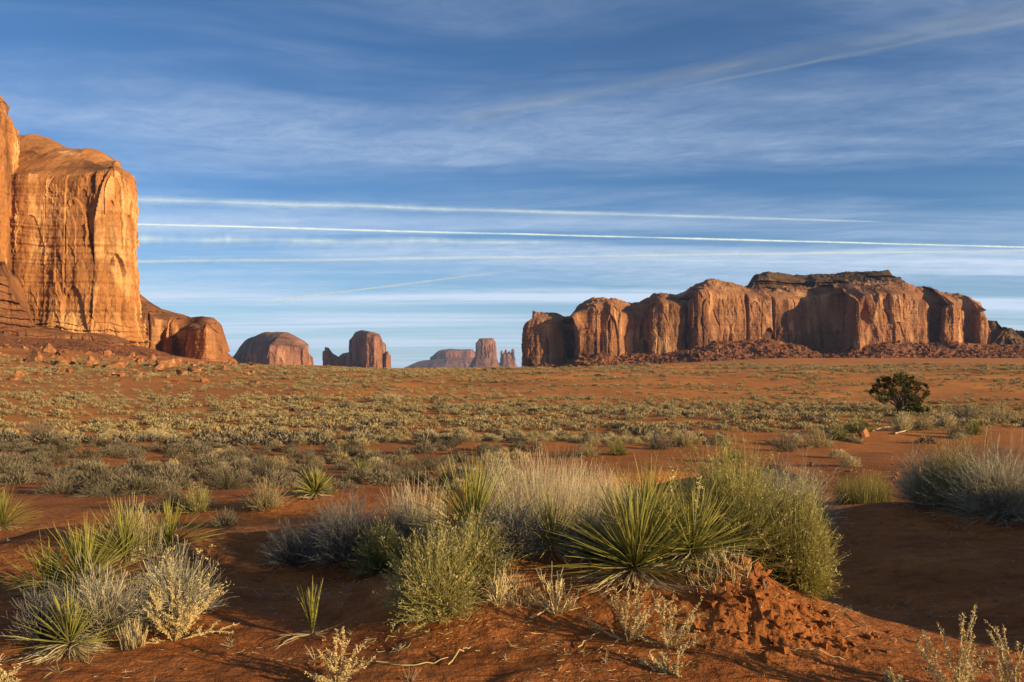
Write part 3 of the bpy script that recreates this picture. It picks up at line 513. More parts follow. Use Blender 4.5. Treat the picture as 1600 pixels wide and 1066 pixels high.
# ------------------------------------------------------------------ plant geometry (local coordinates, foot at the origin)
def unit(v): return v/(np.linalg.norm(v, axis=-1, keepdims=True)+1e-9)
def ribbons(C, Wd, g, flat=None):
    """C: (N,K,3) curves, Wd: (N,K) widths -> (V, Q, along, tone)"""
    N, K, _ = C.shape; d = unit(C[:, -1]-C[:, 0])
    r = unit(g.normal(size=(N, 3))); side = unit(np.cross(d, r))
    if flat is not None:
        s2 = unit(np.cross(d, np.array([0, 0, 1.])+0*d)); side = unit(side*(1-flat)+s2*flat)
    V = np.stack([C-side[:, None]*Wd[..., None]*.5, C+side[:, None]*Wd[..., None]*.5], 2)
    q = np.arange(K-1)[:, None]*2+np.array([0, 1, 3, 2])
    Q = (np.arange(N)[:, None, None]*2*K+q[None]).reshape(-1, 4)
    al = np.broadcast_to(np.linspace(0, 1, K)[None, :, None], (N, K, 2)); to = np.broadcast_to(g.random(N)[:, None, None], (N, K, 2))
    return V.reshape(-1, 3), Q, al.ravel(), to.ravel()
def join(parts):
    V, Q, A, T = [], [], [], []; o = 0
    for v, q_, a, t in parts: V.append(v); Q.append(q_+o); A.append(a); T.append(t); o += len(v)
    return np.concatenate(V), np.concatenate(Q), np.concatenate(A), np.concatenate(T)
def rmesh(name, rb, mat): return mesh(name, rb[0], rb[1], None, mat, attrs={'along': rb[2], 'tone': rb[3]})
def curves(base, d, L, K, g, droop=0.0, wob=0.0):
    s = np.linspace(0, 1, K)[None, :, None]; N = len(base)
    L = np.asarray(L).reshape(-1, 1, 1) if np.ndim(L) else L
    dr = np.asarray(droop).reshape(-1, 1, 1) if np.ndim(droop) else droop
    C = base[:, None]+d[:, None]*L*s-np.array([0, 0, 1.])*dr*L*s**2
    if wob: C = C+(g.normal(size=(N, 1, 3))*s**2+g.normal(size=(N, K, 3))*.25*s)*wob*L
    return C
def sph(n, g, lo, hi):
    """directions with polar angle (degrees from straight up) between lo and hi"""
    th = R(1)*g.uniform(lo, hi, n); ph = g.uniform(0, 2*np.pi, n)
    return np.stack([np.sin(th)*np.cos(ph), np.sin(th)*np.sin(ph), np.cos(th)], -1)
def taper(N, K, w0, p=1.0, tip=.12): return np.broadcast_to(w0*(tip+(1-tip)*(1-np.linspace(0, 1, K))**p), (N, K)) if np.isscalar(w0) else w0[:, None]*(tip+(1-tip)*(1-np.linspace(0, 1, K))**p)[None]

def yucca(label, x, y, L, n=190, dead=90, lo=3, hi=88, stalk=0.0, seed=0, width=.0074, lean=(0, 0), deadhi=125, group='narrow leaved yuccas around the hummock'):
    g = np.random.default_rng(seed); z = gz(x, y)
    t = thing('yucca', label, 'yucca', (x, y, z-.01), group)
    d = sph(n, g, lo, hi); d = unit(d+np.array([*lean, 0])); b = d*L*.07+np.array([0, 0, L*.10])
    C = curves(b, d, L*g.uniform(.72, 1.06, n), 5, g, .04+.24*g.random(n)**3, .045)
    Wd = g.uniform(.75, 1.2, n)[:, None]*width*np.array([.7, 1, .85, .55, .08])[None]
    link('leaves', rmesh('leaves', ribbons(C, Wd, g, .55), M['yucca']), t)
    if dead:
        d = sph(dead, g, 78, deadhi); d[:, 2] = np.maximum(d[:, 2], -.35); b = d*L*.06+np.array([0, 0, L*.10])
        C = curves(b, d, L*g.uniform(.4, .85, dead), 6, g, g.uniform(.05, .42, dead), .10)
        C[..., 2] = np.maximum(C[..., 2], .004)
        link('dead_leaves', rmesh('dead_leaves', ribbons(C, g.uniform(.6, 1., dead)[:, None]*width*np.array([.9, 1, .9, .7, .5, .1])[None], g, .4), M['yucca_dead']), t)
    if stalk: link('flower_stalk', rmesh('flower_stalk', spike(1, stalk, g, 0.02, .03, 60, 4), M['stalk']), t)
    return t
def spike(n, L, g, w, bract, nb, spread=10, base_r=.01):
    """upright stems set with short bracts all the way up"""
    d = sph(n, g, 0, spread); b = np.stack([g.normal(0, base_r, n), g.normal(0, base_r, n), np.zeros(n)], -1)
    C = curves(b, d, L*g.uniform(.8, 1.05, n), 9, g, 0, .05)
    out = [ribbons(C, taper(n, 9, w*.6, 1, .4), g), ribbons(C, taper(n, 9, w*.6, 1, .4), g)]
    out.append(bracts(C, nb, bract, g))
    return join(out)
def bracts(C, nb, ln, g, lo=.12, up=.6, wd=.32):
    """short leaves set along curves"""
    N, K, _ = C.shape; s = g.uniform(lo, 1, (N, nb))*(K-1.001); k = s.astype(int); f = (s-k)[..., None]
    i = np.arange(N)[:, None]; p = (C[i, k]*(1-f)+C[i, k+1]*f).reshape(-1, 3); ax = unit(C[i, k+1]-C[i, k]).reshape(-1, 3)
    d = unit(unit(g.normal(size=p.shape))+ax*up)
    n = len(p); CC = curves(p, d, ln*g.uniform(.5, 1.2, n), 3, g, 0, .1)
    return ribbons(CC, ln*wd*np.array([.6, 1, .1])[None]*np.ones((n, 1)), g)
def arcs(n, W, H, g, K=6, r0=.06, shell=(.55, 1.06), start=0.0, lopside=0.0, updown=0.0):
    """stems from a common foot out to an ellipsoidal crown, rising steeply and leaning outwards"""
    th = np.arccos(g.uniform(np.cos(R(88)), 1, n)); ph = g.uniform(0, 2*np.pi, n)
    k = g.uniform(*shell, n)
    lob = 1+.26*np.sin(3*ph+lopside)+.16*np.sin(5*ph+1.3*lopside)+.10*np.sin(9*ph+2.1*lopside)*np.sin(6*th)
    tip = np.stack([np.sin(th)*np.cos(ph)*W*.5*k*lob, np.sin(th)*np.sin(ph)*W*.5*k*lob, np.cos(th)*H*k*(1+.12*np.sin(4*ph+lopside*2))+.04*H+updown*g.normal(size=n)*H], -1)
    b = np.stack([np.cos(ph), np.sin(ph), 0*ph], -1)*(g.random(n)*r0*W)[:, None]
    m = b*.5+tip*np.array([.38, .38, .45]); s = np.linspace(start, 1, K)[None, :, None]
    C = b[:, None]*(1-s)**2+2*m[:, None]*s*(1-s)+tip[:, None]*s**2
    C = C+(g.normal(size=C.shape)*.018+g.normal(size=(n, 1, 3))*.05*s)*W*s
    C[..., 2] = np.maximum(C[..., 2], 0)
    return C
def rabbitbrush(label, x, y, W, H, leafmat='rabbit', n=900, leaves=11, leaf=.032, heads=260, seed=0, stem='rabbit_grey', name='rabbitbrush', cat='shrub', group=None, tw=.0030):
    g = np.random.default_rng(seed); t = thing(name, label, cat, (x, y, gz(x, y)-.01), group)
    main = arcs(max(30, n//8), W*.9, H*.9, g, 7); C = arcs(n, W, H, g, 6, start=.35, lopside=seed)
    link('stems', rmesh('stems', join([ribbons(main, taper(len(main), 7, tw*2.6, 1, .3), g), ribbons(C, taper(n, 6, tw*1.1, 1, .4), g)]), M[stem]), t)
    if leaves: link('foliage', rmesh('foliage', bracts(C, leaves, leaf, g, .25, 2.2, .10), M[leafmat]), t)
    if heads:
        tips = C[g.integers(0, n, heads), -1]; k = 7
        p = np.repeat(tips, k, 0)+g.normal(0, .010, (heads*k, 3)); d = unit(g.normal(size=p.shape)+np.array([0, 0, 1.2]))
        link('flower_heads', rmesh('flower_heads', ribbons(curves(p, d, .013, 3, g), .005*np.array([.6, 1, .3])[None]*np.ones((len(p), 1)), g), M['flower']), t)
    return t
def bare_shrub(label, x, y, W, H, mat='grey_twig', n=900, seed=0, name='bare_shrub', group=None, tw=.0034, side=3, heads=0):
    """leafless shrub of fine branching twigs"""
    g = np.random.default_rng(seed); t = thing(name, label, 'shrub', (x, y, gz(x, y)-.01), group)
    main = arcs(max(24, n//10), W*.85, H*.85, g, 8); C = arcs(n, W, H, g, 6, start=.3, lopside=seed, shell=(.45, 1.1)); C = C+g.normal(size=(n, 1, 3))*np.linspace(0, 1, 6)[None, :, None]**2*.05*W
    link('branches', rmesh('branches', ribbons(main, taper(len(main), 8, tw*2.8, 1, .35), g), M[mat]), t)
    i = np.repeat(np.arange(n), side); f = g.uniform(.3, .9, len(i))*4.99; k = f.astype(int); ff = (f-k)[:, None]
    p = C[i, k]*(1-ff)+C[i, k+1]*ff; d = unit(unit(C[i, k+1]-C[i, k])+.55*unit(g.normal(size=p.shape))+np.array([0, 0, .35]))
    sub = curves(p, d, H*g.uniform(.10, .28, len(i)), 4, g, 0, .08)
    link('twigs', rmesh('twigs', join([ribbons(C, taper(n, 6, tw*1.2, 1, .35), g), ribbons(sub, taper(len(i), 4, tw*.8, 1, .4), g)]), M[mat]), t)
    if heads:
        tips = C[g.integers(0, n, heads), -1]; k = 6
        p = np.repeat(tips, k, 0)+g.normal(0, .010, (heads*k, 3)); d = unit(g.normal(size=p.shape)+np.array([0, 0, 1.]))
        link('seed_heads', rmesh('seed_heads', ribbons(curves(p, d, .016, 3, g), .007*np.array([.6, 1, .3])[None]*np.ones((len(p), 1)), g), M['flower']), t)
    return t
def grass_clump(label, x, y, W, H, mat='dry_grass', n=1400, seed=0, spread=26, name='dry_grass_clump', cat='grass clump', tw=.0034, group=None, seeds=6):
    g = np.random.default_rng(seed); t = thing(name, label, cat, (x, y, gz(x, y)-.01), group)
    r = np.sqrt(g.random(n)); a = g.uniform(0, 2*np.pi, n)
    b = np.stack([r*np.cos(a)*W*.36, r*np.sin(a)*W*.25, 0*r], -1)
    b[:, 2] = ground(b[:, 0]+x, b[:, 1]+y, False)-gz(x, y)
    d = unit(sph(n, g, 0, spread)+.55*np.stack([b[:, 0]/W, b[:, 1]/W, 0*r], -1))
    C = curves(b, d, H*g.uniform(.5, 1.08, n)*(1-.35*r**2), 6, g, 0, .07)
    link('stems', rmesh('stems', ribbons(C, taper(n, 6, tw, 1, .35), g), M[mat]), t)
    if seeds:
        hi = C[g.random(n) < .6]
        link('seed_heads', rmesh('seed_heads', bracts(hi, seeds, .018, g, .62, 1.5, .22), M[mat]), t)
    return t
def weed(label, x, y, W, H, n=14, seed=0, nb=110, bract=.016, name='dry_thistle', mat='weed', group='pale dry thistles on the sand', side=4):
    """spiny dried annual: stout curved stems thick with short bracts"""
    g = np.random.default_rng(seed); t = thing(name, label, 'weed', (x, y, gz(x, y)-.01), group)
    C = arcs(n, W, H, g, 9, .02, (.8, 1.0)); C = C+g.normal(size=(n, 1, 3))*np.linspace(0, 1, 9)[None, :, None]**2*.05*W
    i = np.repeat(np.arange(n), side); f = g.uniform(.2, .8, len(i))*7.99; k = f.astype(int); ff = (f-k)[:, None]
    p = C[i, k]*(1-ff)+C[i, k+1]*ff; d = unit(unit(C[i, k+1]-C[i, k])+.6*unit(g.normal(size=p.shape))+np.array([0, 0, .3]))
    sub = curves(p, d, H*g.uniform(.15, .35, len(i)), 5, g, 0, .1)
    link('stems', rmesh('stems', join([ribbons(C, taper(n, 9, .0075, 1, .3), g), ribbons(C, taper(n, 9, .0075, 1, .3), g), ribbons(sub, taper(len(i), 5, .004, 1, .4), g)]), M['stalk']), t)
    link('bracts', rmesh('bracts', join([bracts(C, nb, bract, g, .15, .8), bracts(sub, nb//3, bract*.85, g, .05, .8)]), M[mat]), t)
    return t

# ------------------------------------------------------------------ the planted foreground: foot pixel -> ground, sizes in photo pixels
def spot(px, row): x, y = on_ground(px, row); return x, y, y/F
def put(fn, label, px, row, *a, depth=None, **k):
    x, y, s = spot(px, row) if depth is None else ((px-800)/F*depth, depth, depth/F); return fn(label, x, y, *[v if isinstance(v, str) else v*s for v in a], **k)
put(yucca, 'yucca fan standing behind the olive rabbitbrush, back left of the hummock', 738, 838, 132, depth=6.15, n=380, dead=80, seed=1, stalk=.62)
put(yucca, 'small shaded yucca between the back left yucca and the big one', 862, 862, 100, n=150, dead=60, seed=2, lean=(-.1, 0))
put(yucca, 'biggest yucca of the hummock, dark fan with long pale dead leaves on sand', 992, 908, 158, depth=5.3, n=420, dead=190, seed=3, width=.008)
put(yucca, 'yucca against the round rabbitbrush, yellow green fan over a drooping dead skirt', 1082, 902, 118, depth=5.4, n=300, dead=300, seed=4, stalk=.55, lean=(.05, 0))
put(yucca, 'dry pale yucca stalks crossing between the two front yuccas', 1042, 880, 125, depth=5.35, n=16, dead=0, hi=24, seed=5, width=.008, stalk=.72)
put(rabbitbrush, 'large round yellow green rabbitbrush crowning the hummock behind the right hand yucca', 1138, 880, 240, 178, depth=6.2, n=3600, leaves=11, heads=500, seed=11)
put(rabbitbrush, 'tall green rabbitbrush on the right shoulder of the hummock, pale flower heads at right', 1245, 945, 140, 165, depth=5.95, n=2600, leaves=11, heads=420, seed=12)
put(rabbitbrush, 'feathery olive rabbitbrush leaning off the left front of the hummock', 680, 962, 172, 140, 'rabbit_grey', n=1900, leaves=10, heads=240, seed=13)
put(rabbitbrush, 'upright olive rabbitbrush at the top left of the hummock, below the yucca fan', 742, 905, 125, 98, 'rabbit_grey', n=1300, leaves=10, heads=200, seed=14)
put(rabbitbrush, 'small dark green rabbitbrush in the shade left of the olive rabbitbrush', 597, 893, 105, 78, 'green', n=1200, leaves=10, heads=160, seed=15)
put(grass_clump, 'tall pale straw coloured dry stems standing behind the hummock', 850, 824, 270, 124, n=2500, seed=21)
put(grass_clump, 'shorter pale dry stems right of the tall straw clump, behind the big yucca', 950, 822, 150, 92, n=1000, seed=22)
put(grass_clump, 'thin dry stalks rising from the shaded grey bush left of the yuccas', 655, 835, 120, 95, n=420, seed=23, spread=14, seeds=0)
put(bare_shrub, 'wide grey brown leafless bush behind the right end of the hummock', 1235, 832, 175, 112, n=1500, seed=31, heads=140)
put(bare_shrub, 'wide dark grey purple leafless bush in the shade left of the hummock', 545, 872, 185, 92, 'purple_twig', n=1300, seed=32)
put(bare_shrub, 'low grey purple leafless bush at the shaded left end of the dark bush', 455, 880, 105, 62, 'purple_twig', n=700, seed=33)
put(bare_shrub, 'dark grey leafless bush between the shaded bush and the olive rabbitbrush', 635, 855, 130, 80, 'purple_twig', n=800, seed=34)
put(bare_shrub, 'cream coloured tangle of dead branches on the front of the hummock', 868, 958, 88, 88, 'stalk', n=26, seed=35, tw=.005, side=5, name='dead_bush')
put(bare_shrub, 'thin dead twigs left of the cream tangle on the red mound', 775, 945, 80, 62, 'stalk', n=40, seed=36, tw=.0035, side=4, name='dead_bush')
put(weed, 'straw coloured thistle in front of the biggest yucca', 982, 1005, 130, 105, n=11, seed=41)
put(weed, 'straggly thistle in front of the skirted yucca, leaning right', 1052, 1012, 120, 95, n=10, seed=42)
put(weed, 'low crushed thistle at the foot of the hummock, lowest of the front group', 1045, 1052, 80, 48, n=9, seed=43)
put(bare_shrub, 'dark twiggy bush filling the gap between the back yucca and the small shaded yucca', 800, 862, 150, 78, 'purple_twig', n=900, seed=37)
put(bare_shrub, 'dark twiggy bush in the gap left of the biggest yucca', 925, 868, 120, 70, 'purple_twig', n=800, seed=38)
put(yucca, 'yellowing yucca low behind the biggest yucca, only its leaf tips showing', 1010, 858, 120, depth=6.0, n=220, dead=40, seed=6)
put(grass_clump, 'flattened straw mat on the red mound below the small shaded yucca', 800, 935, 120, 34, 'stalk', n=240, seed=24, spread=70, name='straw_mat', seeds=0)
put(grass_clump, 'bleached straw mat hanging below the skirted yucca on the eroded lump', 1120, 935, 150, 40, 'stalk', depth=5.15, n=320, seed=25, spread=72, name='straw_mat', seeds=0)
# left group
put(yucca, 'yellow green yucca at the left end of the left clump', 130, 925, 115, n=300, dead=90, seed=51, stalk=.42)
put(yucca, 'dark leaved yucca in the middle of the left clump', 195, 880, 98, n=240, dead=60, seed=52, stalk=.42)
put(yucca, 'small upright yucca at the right end of the left clump', 265, 862, 80, n=170, dead=30, seed=53, stalk=.33)
put(yucca, 'shaded dark yucca at the far left edge behind the grey bush', 78, 930, 85, n=200, dead=40, seed=54)
put(grass_clump, 'curly thin grass stems among the yuccas of the left clump', 212, 868, 110, 92, n=240, seed=55, spread=16, seeds=0)
put(bare_shrub, 'pale grey leafless bush spreading in front of the left yuccas', 160, 985, 170, 104, n=850, seed=56)
put(bare_shrub, 'pale grey leafless bush with white tips at the right end of the left group', 268, 962, 150, 104, n=850, seed=57, heads=150)
put(bare_shrub, 'lavender grey twigs at the left foot of the pale bush', 68, 1000, 90, 92, 'purple_twig', n=450, seed=58)
put(yucca, 'yucca with bleached cream lower leaves, front of the left group', 108, 1016, 96, n=130, dead=190, seed=59, deadhi=112)
put(grass_clump, 'little straw tuft at the front foot of the grey bush', 208, 1012, 48, 52, 'straw', n=110, seed=60, spread=24, name='grass_tuft', tw=.006, seeds=0)
put(weed, 'wide pale spiny thistle in front of the grey bush', 272, 1000, 165, 105, n=20, seed=61, nb=150)
x, y, s = spot(488, 998)
yucca('small lone yucca on bare sand, upright green leaves over flat pale dead ones', x, y, 84*s, n=46, dead=22, lo=1, hi=17, seed=62, deadhi=96)
put(yucca, 'thick yucca clump cut by the left edge of the picture', 2, 828, 68, n=300, dead=120, seed=63)
put(weed, 'open spiny thistle on the sand below the lone yucca', 525, 1066, 120, 84, n=13, seed=64)
put(weed, 'spiny thistle cut by the lower left corner of the picture', -8, 1070, 60, 60, n=9, seed=65)
# right group
put(bare_shrub, 'huge grey leafless bush at the right edge of the picture, half in shade', 1560, 806, 230, 104, 'grey_twig', n=2200, seed=71, tw=.0045)
put(bare_shrub, 'grey bush at the left end of the huge right hand bush', 1450, 788, 120, 82, 'grey_twig', n=1100, seed=72, tw=.0045)
put(rabbitbrush, 'olive rabbitbrush with pale crown rising out of the huge grey bush', 1490, 790, 150, 108, 'green', n=1300, leaves=9, heads=220, seed=73, leaf=.04)
put(grass_clump, 'dark green clump of upright grass in shade left of the huge grey bush', 1348, 785, 118, 52, 'green', n=900, seed=74, spread=18, seeds=0, tw=.006)
put(weed, 'tall spiny thistle rising in the lower right corner, left one of the pair', 1492, 1105, 135, 155, n=13, seed=75, nb=150)
put(weed, 'spiny thistle cut by the lower right corner, right one of the pair', 1582, 1105, 110, 135, n=12, seed=76, nb=150)
put(weed, 'little thistle standing alone near the bottom edge, left of the tall pair', 1397, 1075, 30, 40, n=4, seed=77)
def tuft_cover(n, W, H, g, ln, wd, up=.5):
    """short leafy blades all over a lumpy low dome"""
    th = np.arccos(g.uniform(-.05, 1, n)); ph = g.uniform(0, 2*np.pi, n); d = v3(np.sin(th)*np.cos(ph), np.sin(th)*np.sin(ph), np.cos(th))
    r = g.uniform(.6, 1., n)*(1+.3*fbm(d*1.8+g.uniform(0, 50), 2)); p = d*r[:, None]*np.array([W*.5, W*.5, H]); p[:, 2] = np.maximum(p[:, 2], .01)
    dd = unit(d+.7*unit(g.normal(size=(n, 3)))+np.array([0, 0, up]))
    return ribbons(curves(p, dd, ln*g.uniform(.6, 1.3, n), 3, g, 0, .1), wd*np.array([.6, 1, .3])[None]*np.ones((n, 1)), g)
# ------------------------------------------------------------------ single shrubs of the middle distance
def blob(name, n, W, H, mat, seed, K=4, wd=.02, lo=.25, leafy=3):
    """rounded shrub as one mesh of many blades"""
    g = np.random.default_rng(seed); C = arcs(n, W, H, g, K, .22, (.6, 1.04), lo, seed, .03)
    rb = [ribbons(C, taper(n, K, wd, 1, .4), g)]
    if leafy: rb.append(bracts(C, leafy, wd*3.2, g, .3, .8, .4))
    return rmesh(name, join(rb), mat)
mid = [(62, 690, 58, 38, 'sage', 'grey_shrub', 'grey bushy shrub alone on the red left slope'),
 (92, 772, 80, 34, 'sage', 'grey_shrub', 'grey shrub on the rim of the bare red pan, nearest the left edge'), (165, 776, 90, 28, 'sage', 'grey_shrub', 'low grey shrub on the rim of the bare red pan, right of the leftmost one'),
 (222, 772, 75, 34, 'dark_sage', 'grey_shrub', 'dark grey shrub at the middle of the rim of the bare red pan'), (270, 797, 60, 44, 'sage', 'grey_shrub', 'grey shrub touching the left side of the round yellow bush'),
 (308, 800, 58, 50, 'rabbit_grey', 'rabbitbrush', 'round yellow bush at the right end of the bare red pan'), (415, 795, 78, 50, 'straw_olive', 'grass_tuft', 'fan shaped straw tuft on the bank, left of the mid distance yucca'),
 (350, 765, 100, 38, 'dark_sage', 'grey_shrub', 'long dark shrub behind the round yellow bush'), (418, 752, 90, 40, 'dark_sage', 'grey_shrub', 'dark shrub behind the fan shaped straw tuft'), (480, 752, 60, 36, 'dark_sage', 'grey_shrub', 'dark shrub left of the two mid distance yuccas'),
 (352, 822, 50, 28, 'sage', 'grey_shrub', 'small sprawling grey shrub below the round yellow bush'), (640, 745, 70, 34, 'dark_sage', 'grey_shrub', 'dark shrub right of the second mid distance yucca'),
 (700, 748, 55, 34, 'straw_olive', 'grass_tuft', 'olive tuft just left above the back yucca of the hummock'), (668, 735, 58, 30, 'dark_sage', 'grey_shrub', 'dark shrub behind the olive tuft above the hummock'), (605, 752, 50, 36, 'sage', 'grey_shrub', 'grey shrub on the bank between yucca and dark shrub'),
 (918, 714, 44, 28, 'straw_olive', 'grass_tuft', 'olive tuft at the left end of the sandy hollow'), (966, 711, 40, 26, 'green', 'green_shrub', 'green shrub at the left end of the sandy hollow'), (1028, 702, 50, 30, 'sage', 'grey_shrub', 'grey shrub on the far rim of the sandy hollow'),
 (1068, 698, 42, 26, 'straw_olive', 'grass_tuft', 'olive tuft on the far rim of the sandy hollow, right of the grey shrub'), (1148, 722, 48, 26, 'green', 'green_shrub', 'green shrub standing in the right end of the sandy hollow'),
 (1226, 706, 52, 40, 'sage', 'grey_shrub', 'grey shrub on the hump right of the sandy hollow'), (1278, 700, 68, 36, 'straw_olive', 'grass_tuft', 'sprawling straw shrub on the hump, left of the red rock'),
 (1312, 686, 40, 22, 'green', 'green_shrub', 'green shrub left of the red rock'), (1340, 676, 52, 28, 'green', 'green_shrub', 'green shrub just behind the red rock'), (1410, 675, 44, 34, 'straw', 'grass_tuft', 'pale yellow tuft below the juniper'),
 (1442, 672, 46, 28, 'straw_olive', 'grass_tuft', 'olive tuft right of the pale yellow tuft below the juniper'), (1478, 668, 36, 26, 'straw', 'grass_tuft', 'pale tuft farther right of the juniper'), (1497, 684, 44, 28, 'sage', 'grey_shrub', 'grey shrub at the edge of the bare sand right of the juniper'),
 (1522, 680, 30, 26, 'green', 'green_shrub', 'green shrub beside the grey shrub right of the juniper'), (1568, 660, 85, 30, 'straw_olive', 'grass_tuft', 'wide straw shrub near the right edge, right of the juniper'), (1505, 655, 60, 24, 'sage', 'grey_shrub', 'low grey shrub behind the bare sand right of the juniper'),
 (608, 629, 48, 16, 'straw', 'rabbitbrush', 'largest yellow shrub on the distant red slope, left of centre'), (540, 640, 34, 14, 'sage', 'grey_shrub', 'grey shrub left of the largest yellow shrub on the distant slope'), (488, 627, 40, 16, 'straw_olive', 'grass_tuft', 'yellow grey tuft by the wheel track on the left slope')]
for k, (px, row, wpx, hpx, mt, nm, lb) in enumerate(mid):
    x, y, s = spot(px, row); big_ = y < 30
    o = link(nm, blob(nm, 620 if big_ else 300, wpx*s, hpx*s, M[mt], 100+k, 5, max(.006, .55*s), .2, 4), None, (x, y, gz(x, y)-.03))
    tag(o, lb, {'grass_tuft': 'grass tuft'}.get(nm, 'shrub'))
put(yucca, 'mid distance yucca with green fan on the bank, left one of two', 492, 776, 44, n=180, dead=60, seed=81, width=.02, group=None)
put(yucca, 'mid distance yellow yucca at the top of the bank, right one of two', 565, 748, 34, n=150, dead=60, seed=82, width=.022, group=None)
# ------------------------------------------------------------------ the shrub field
def mound(name, mt, seed, kind):
    g_ = np.random.default_rng(seed); H = .46 if kind == 'sagebrush' else .50
    C = arcs(60, .95, H, g_, 4, .2, (.6, 1.1), .2, seed, .03)
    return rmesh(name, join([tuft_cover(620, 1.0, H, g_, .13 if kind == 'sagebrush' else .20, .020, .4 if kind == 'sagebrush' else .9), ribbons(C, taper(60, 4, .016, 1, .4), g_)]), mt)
g = np.random.default_rng(17)
def field_points(n, y0, y1):
    y = np.sqrt(g.uniform(y0*y0, y1*y1, n)); px = g.uniform(-120, 1720, n); x = (px-800)/F*y
    row = HOR-(ground(x, y, False)-CZ)/y*F
    return x, y, px, row
def density(x, y, px, row):
    cl = fbm(v3(x/5, y/5, 1.0), 3); cl2 = fbm(v3(x/30, y/22, 9.0), 3)
    d = sstep(row, 786, 760)*(1.0-.25*sstep(cl, 0, .5))
    d = d*(1-.97*sstep(px, 800, 860)*sstep(row, 690, 700))                         # hollow and bare sand at right
    d = d*(1-.95*sstep(px, 1330, 1370)*sstep(row, 664, 672))
    d = d*np.where(row < 648, 1-(.80-.55*sstep(cl2, -.05, .3))*sstep(px, 640, 860)*sstep(row, 640, 626), 1)          # bare dunes
    left = sstep(px, 520, 330)*sstep(row, 668, 640)
    d = d*(1-.50*left)
    d = d*np.where(row < 612, .55+.45*sstep(cl2, -.1, .3), 1)
    return np.clip(d*(.8+.5*cl2+1.1*cl), 0, 1)
X1, Y1, PX1, RW1 = field_points(30000, 18, 125); k1 = g.random(len(X1)) < density(X1, Y1, PX1, RW1)*(.19+.15*sstep(Y1, 40, 85))
X2, Y2, PX2, RW2 = field_points(30000, 125, 420); k2 = g.random(len(X2)) < density(X2, Y2, PX2, RW2)*.72
FX, FY, FP, FR = (np.concatenate([a[k1], b[k2]]) for a, b in ((X1, X2), (Y1, Y2), (PX1, PX2), (RW1, RW2)))
ok = np.ones(len(FX), bool)
kb = fbm(v3(FX/14, FY/10, 4.4), 2)+.9*sstep(FR, 676, 706)*sstep(FP, 900, 640)-.5*sstep(FR, 690, 640)-.15
isg = kb+g.normal(0, .30, len(FX)) > .17                                            # grey sagebrush against pale tufts
mats = {'sagebrush': ['sage', 'dark_sage', 'sage', 'sage'], 'straw_tuft': ['straw', 'straw_olive', 'straw', 'straw_olive']}
protos = {k: [mound(k, M[m_], 260+i+(50 if k == 'straw_tuft' else 0), k) for i, m_ in enumerate(v)] for k, v in mats.items()}
info = {'sagebrush': ('grey brown sagebrush mound on the shrub covered plain', 'shrub', 'sagebrush mounds on the shrub plain'),
        'straw_tuft': ('pale straw coloured tuft on the shrub covered plain', 'grass tuft', 'straw tufts on the shrub plain')}
for kind, sel in (('sagebrush', isg), ('straw_tuft', ~isg)):
    idx = np.where(sel)[0]; vis = (FP[idx] > 2) & (FP[idx] < 1598)
    idx = np.concatenate([idx[vis][np.argsort(FY[idx[vis]])], idx[~vis]]); lb, ct, gr = info[kind]
    sw = g.uniform(.42, 1.2, len(FX))*(1.0 if kind == 'sagebrush' else .85)
    sw = sw*(1+.8*sstep(FY, 140, 300)); gz_ = ground(FX, FY, False)
    for q_, i in enumerate(idx[:290]):
        o = link(kind, protos[kind][q_ % 4], None, (FX[i], FY[i], gz_[i]-.03), g.uniform(0, 6.28), (sw[i], sw[i], sw[i]*g.uniform(.75, 1.15)))
        tag(o, lb, ct, gr)
    rest = idx[290:]
    lows = []
    for i in range(6):
        gg = np.random.default_rng(300+i); lows.append(tuft_cover(80, 1.0, .46, gg, .26, .10))
    parts = []
    for i in rest:
        v, q_, a, t_ = lows[i % 6]; an = g.uniform(0, 6.28); c_, s_ = math.cos(an), math.sin(an)
        vv = np.stack([v[:, 0]*c_-v[:, 1]*s_, v[:, 0]*s_+v[:, 1]*c_, v[:, 2]*g.uniform(.75, 1.15)], -1)*sw[i]+np.array([FX[i], FY[i], gz_[i]-.03])
        parts.append((vv, q_, a, np.clip(t_*.5+.5*g.random(), 0, 1)))
    nm = {'sagebrush': 'sagebrush_cover', 'straw_tuft': 'straw_tuft_cover'}[kind]
    o = link(nm, rmesh(nm, join(parts), M['sage' if kind == 'sagebrush' else 'straw_olive']))
    tag(o, {'sagebrush': 'far grey sagebrush spread over the plain as a mass', 'straw_tuft': 'far pale tufts spread over the plain and slopes as a mass'}[kind], 'ground cover', kind='stuff')
print('field', isg.sum(), (~isg).sum())
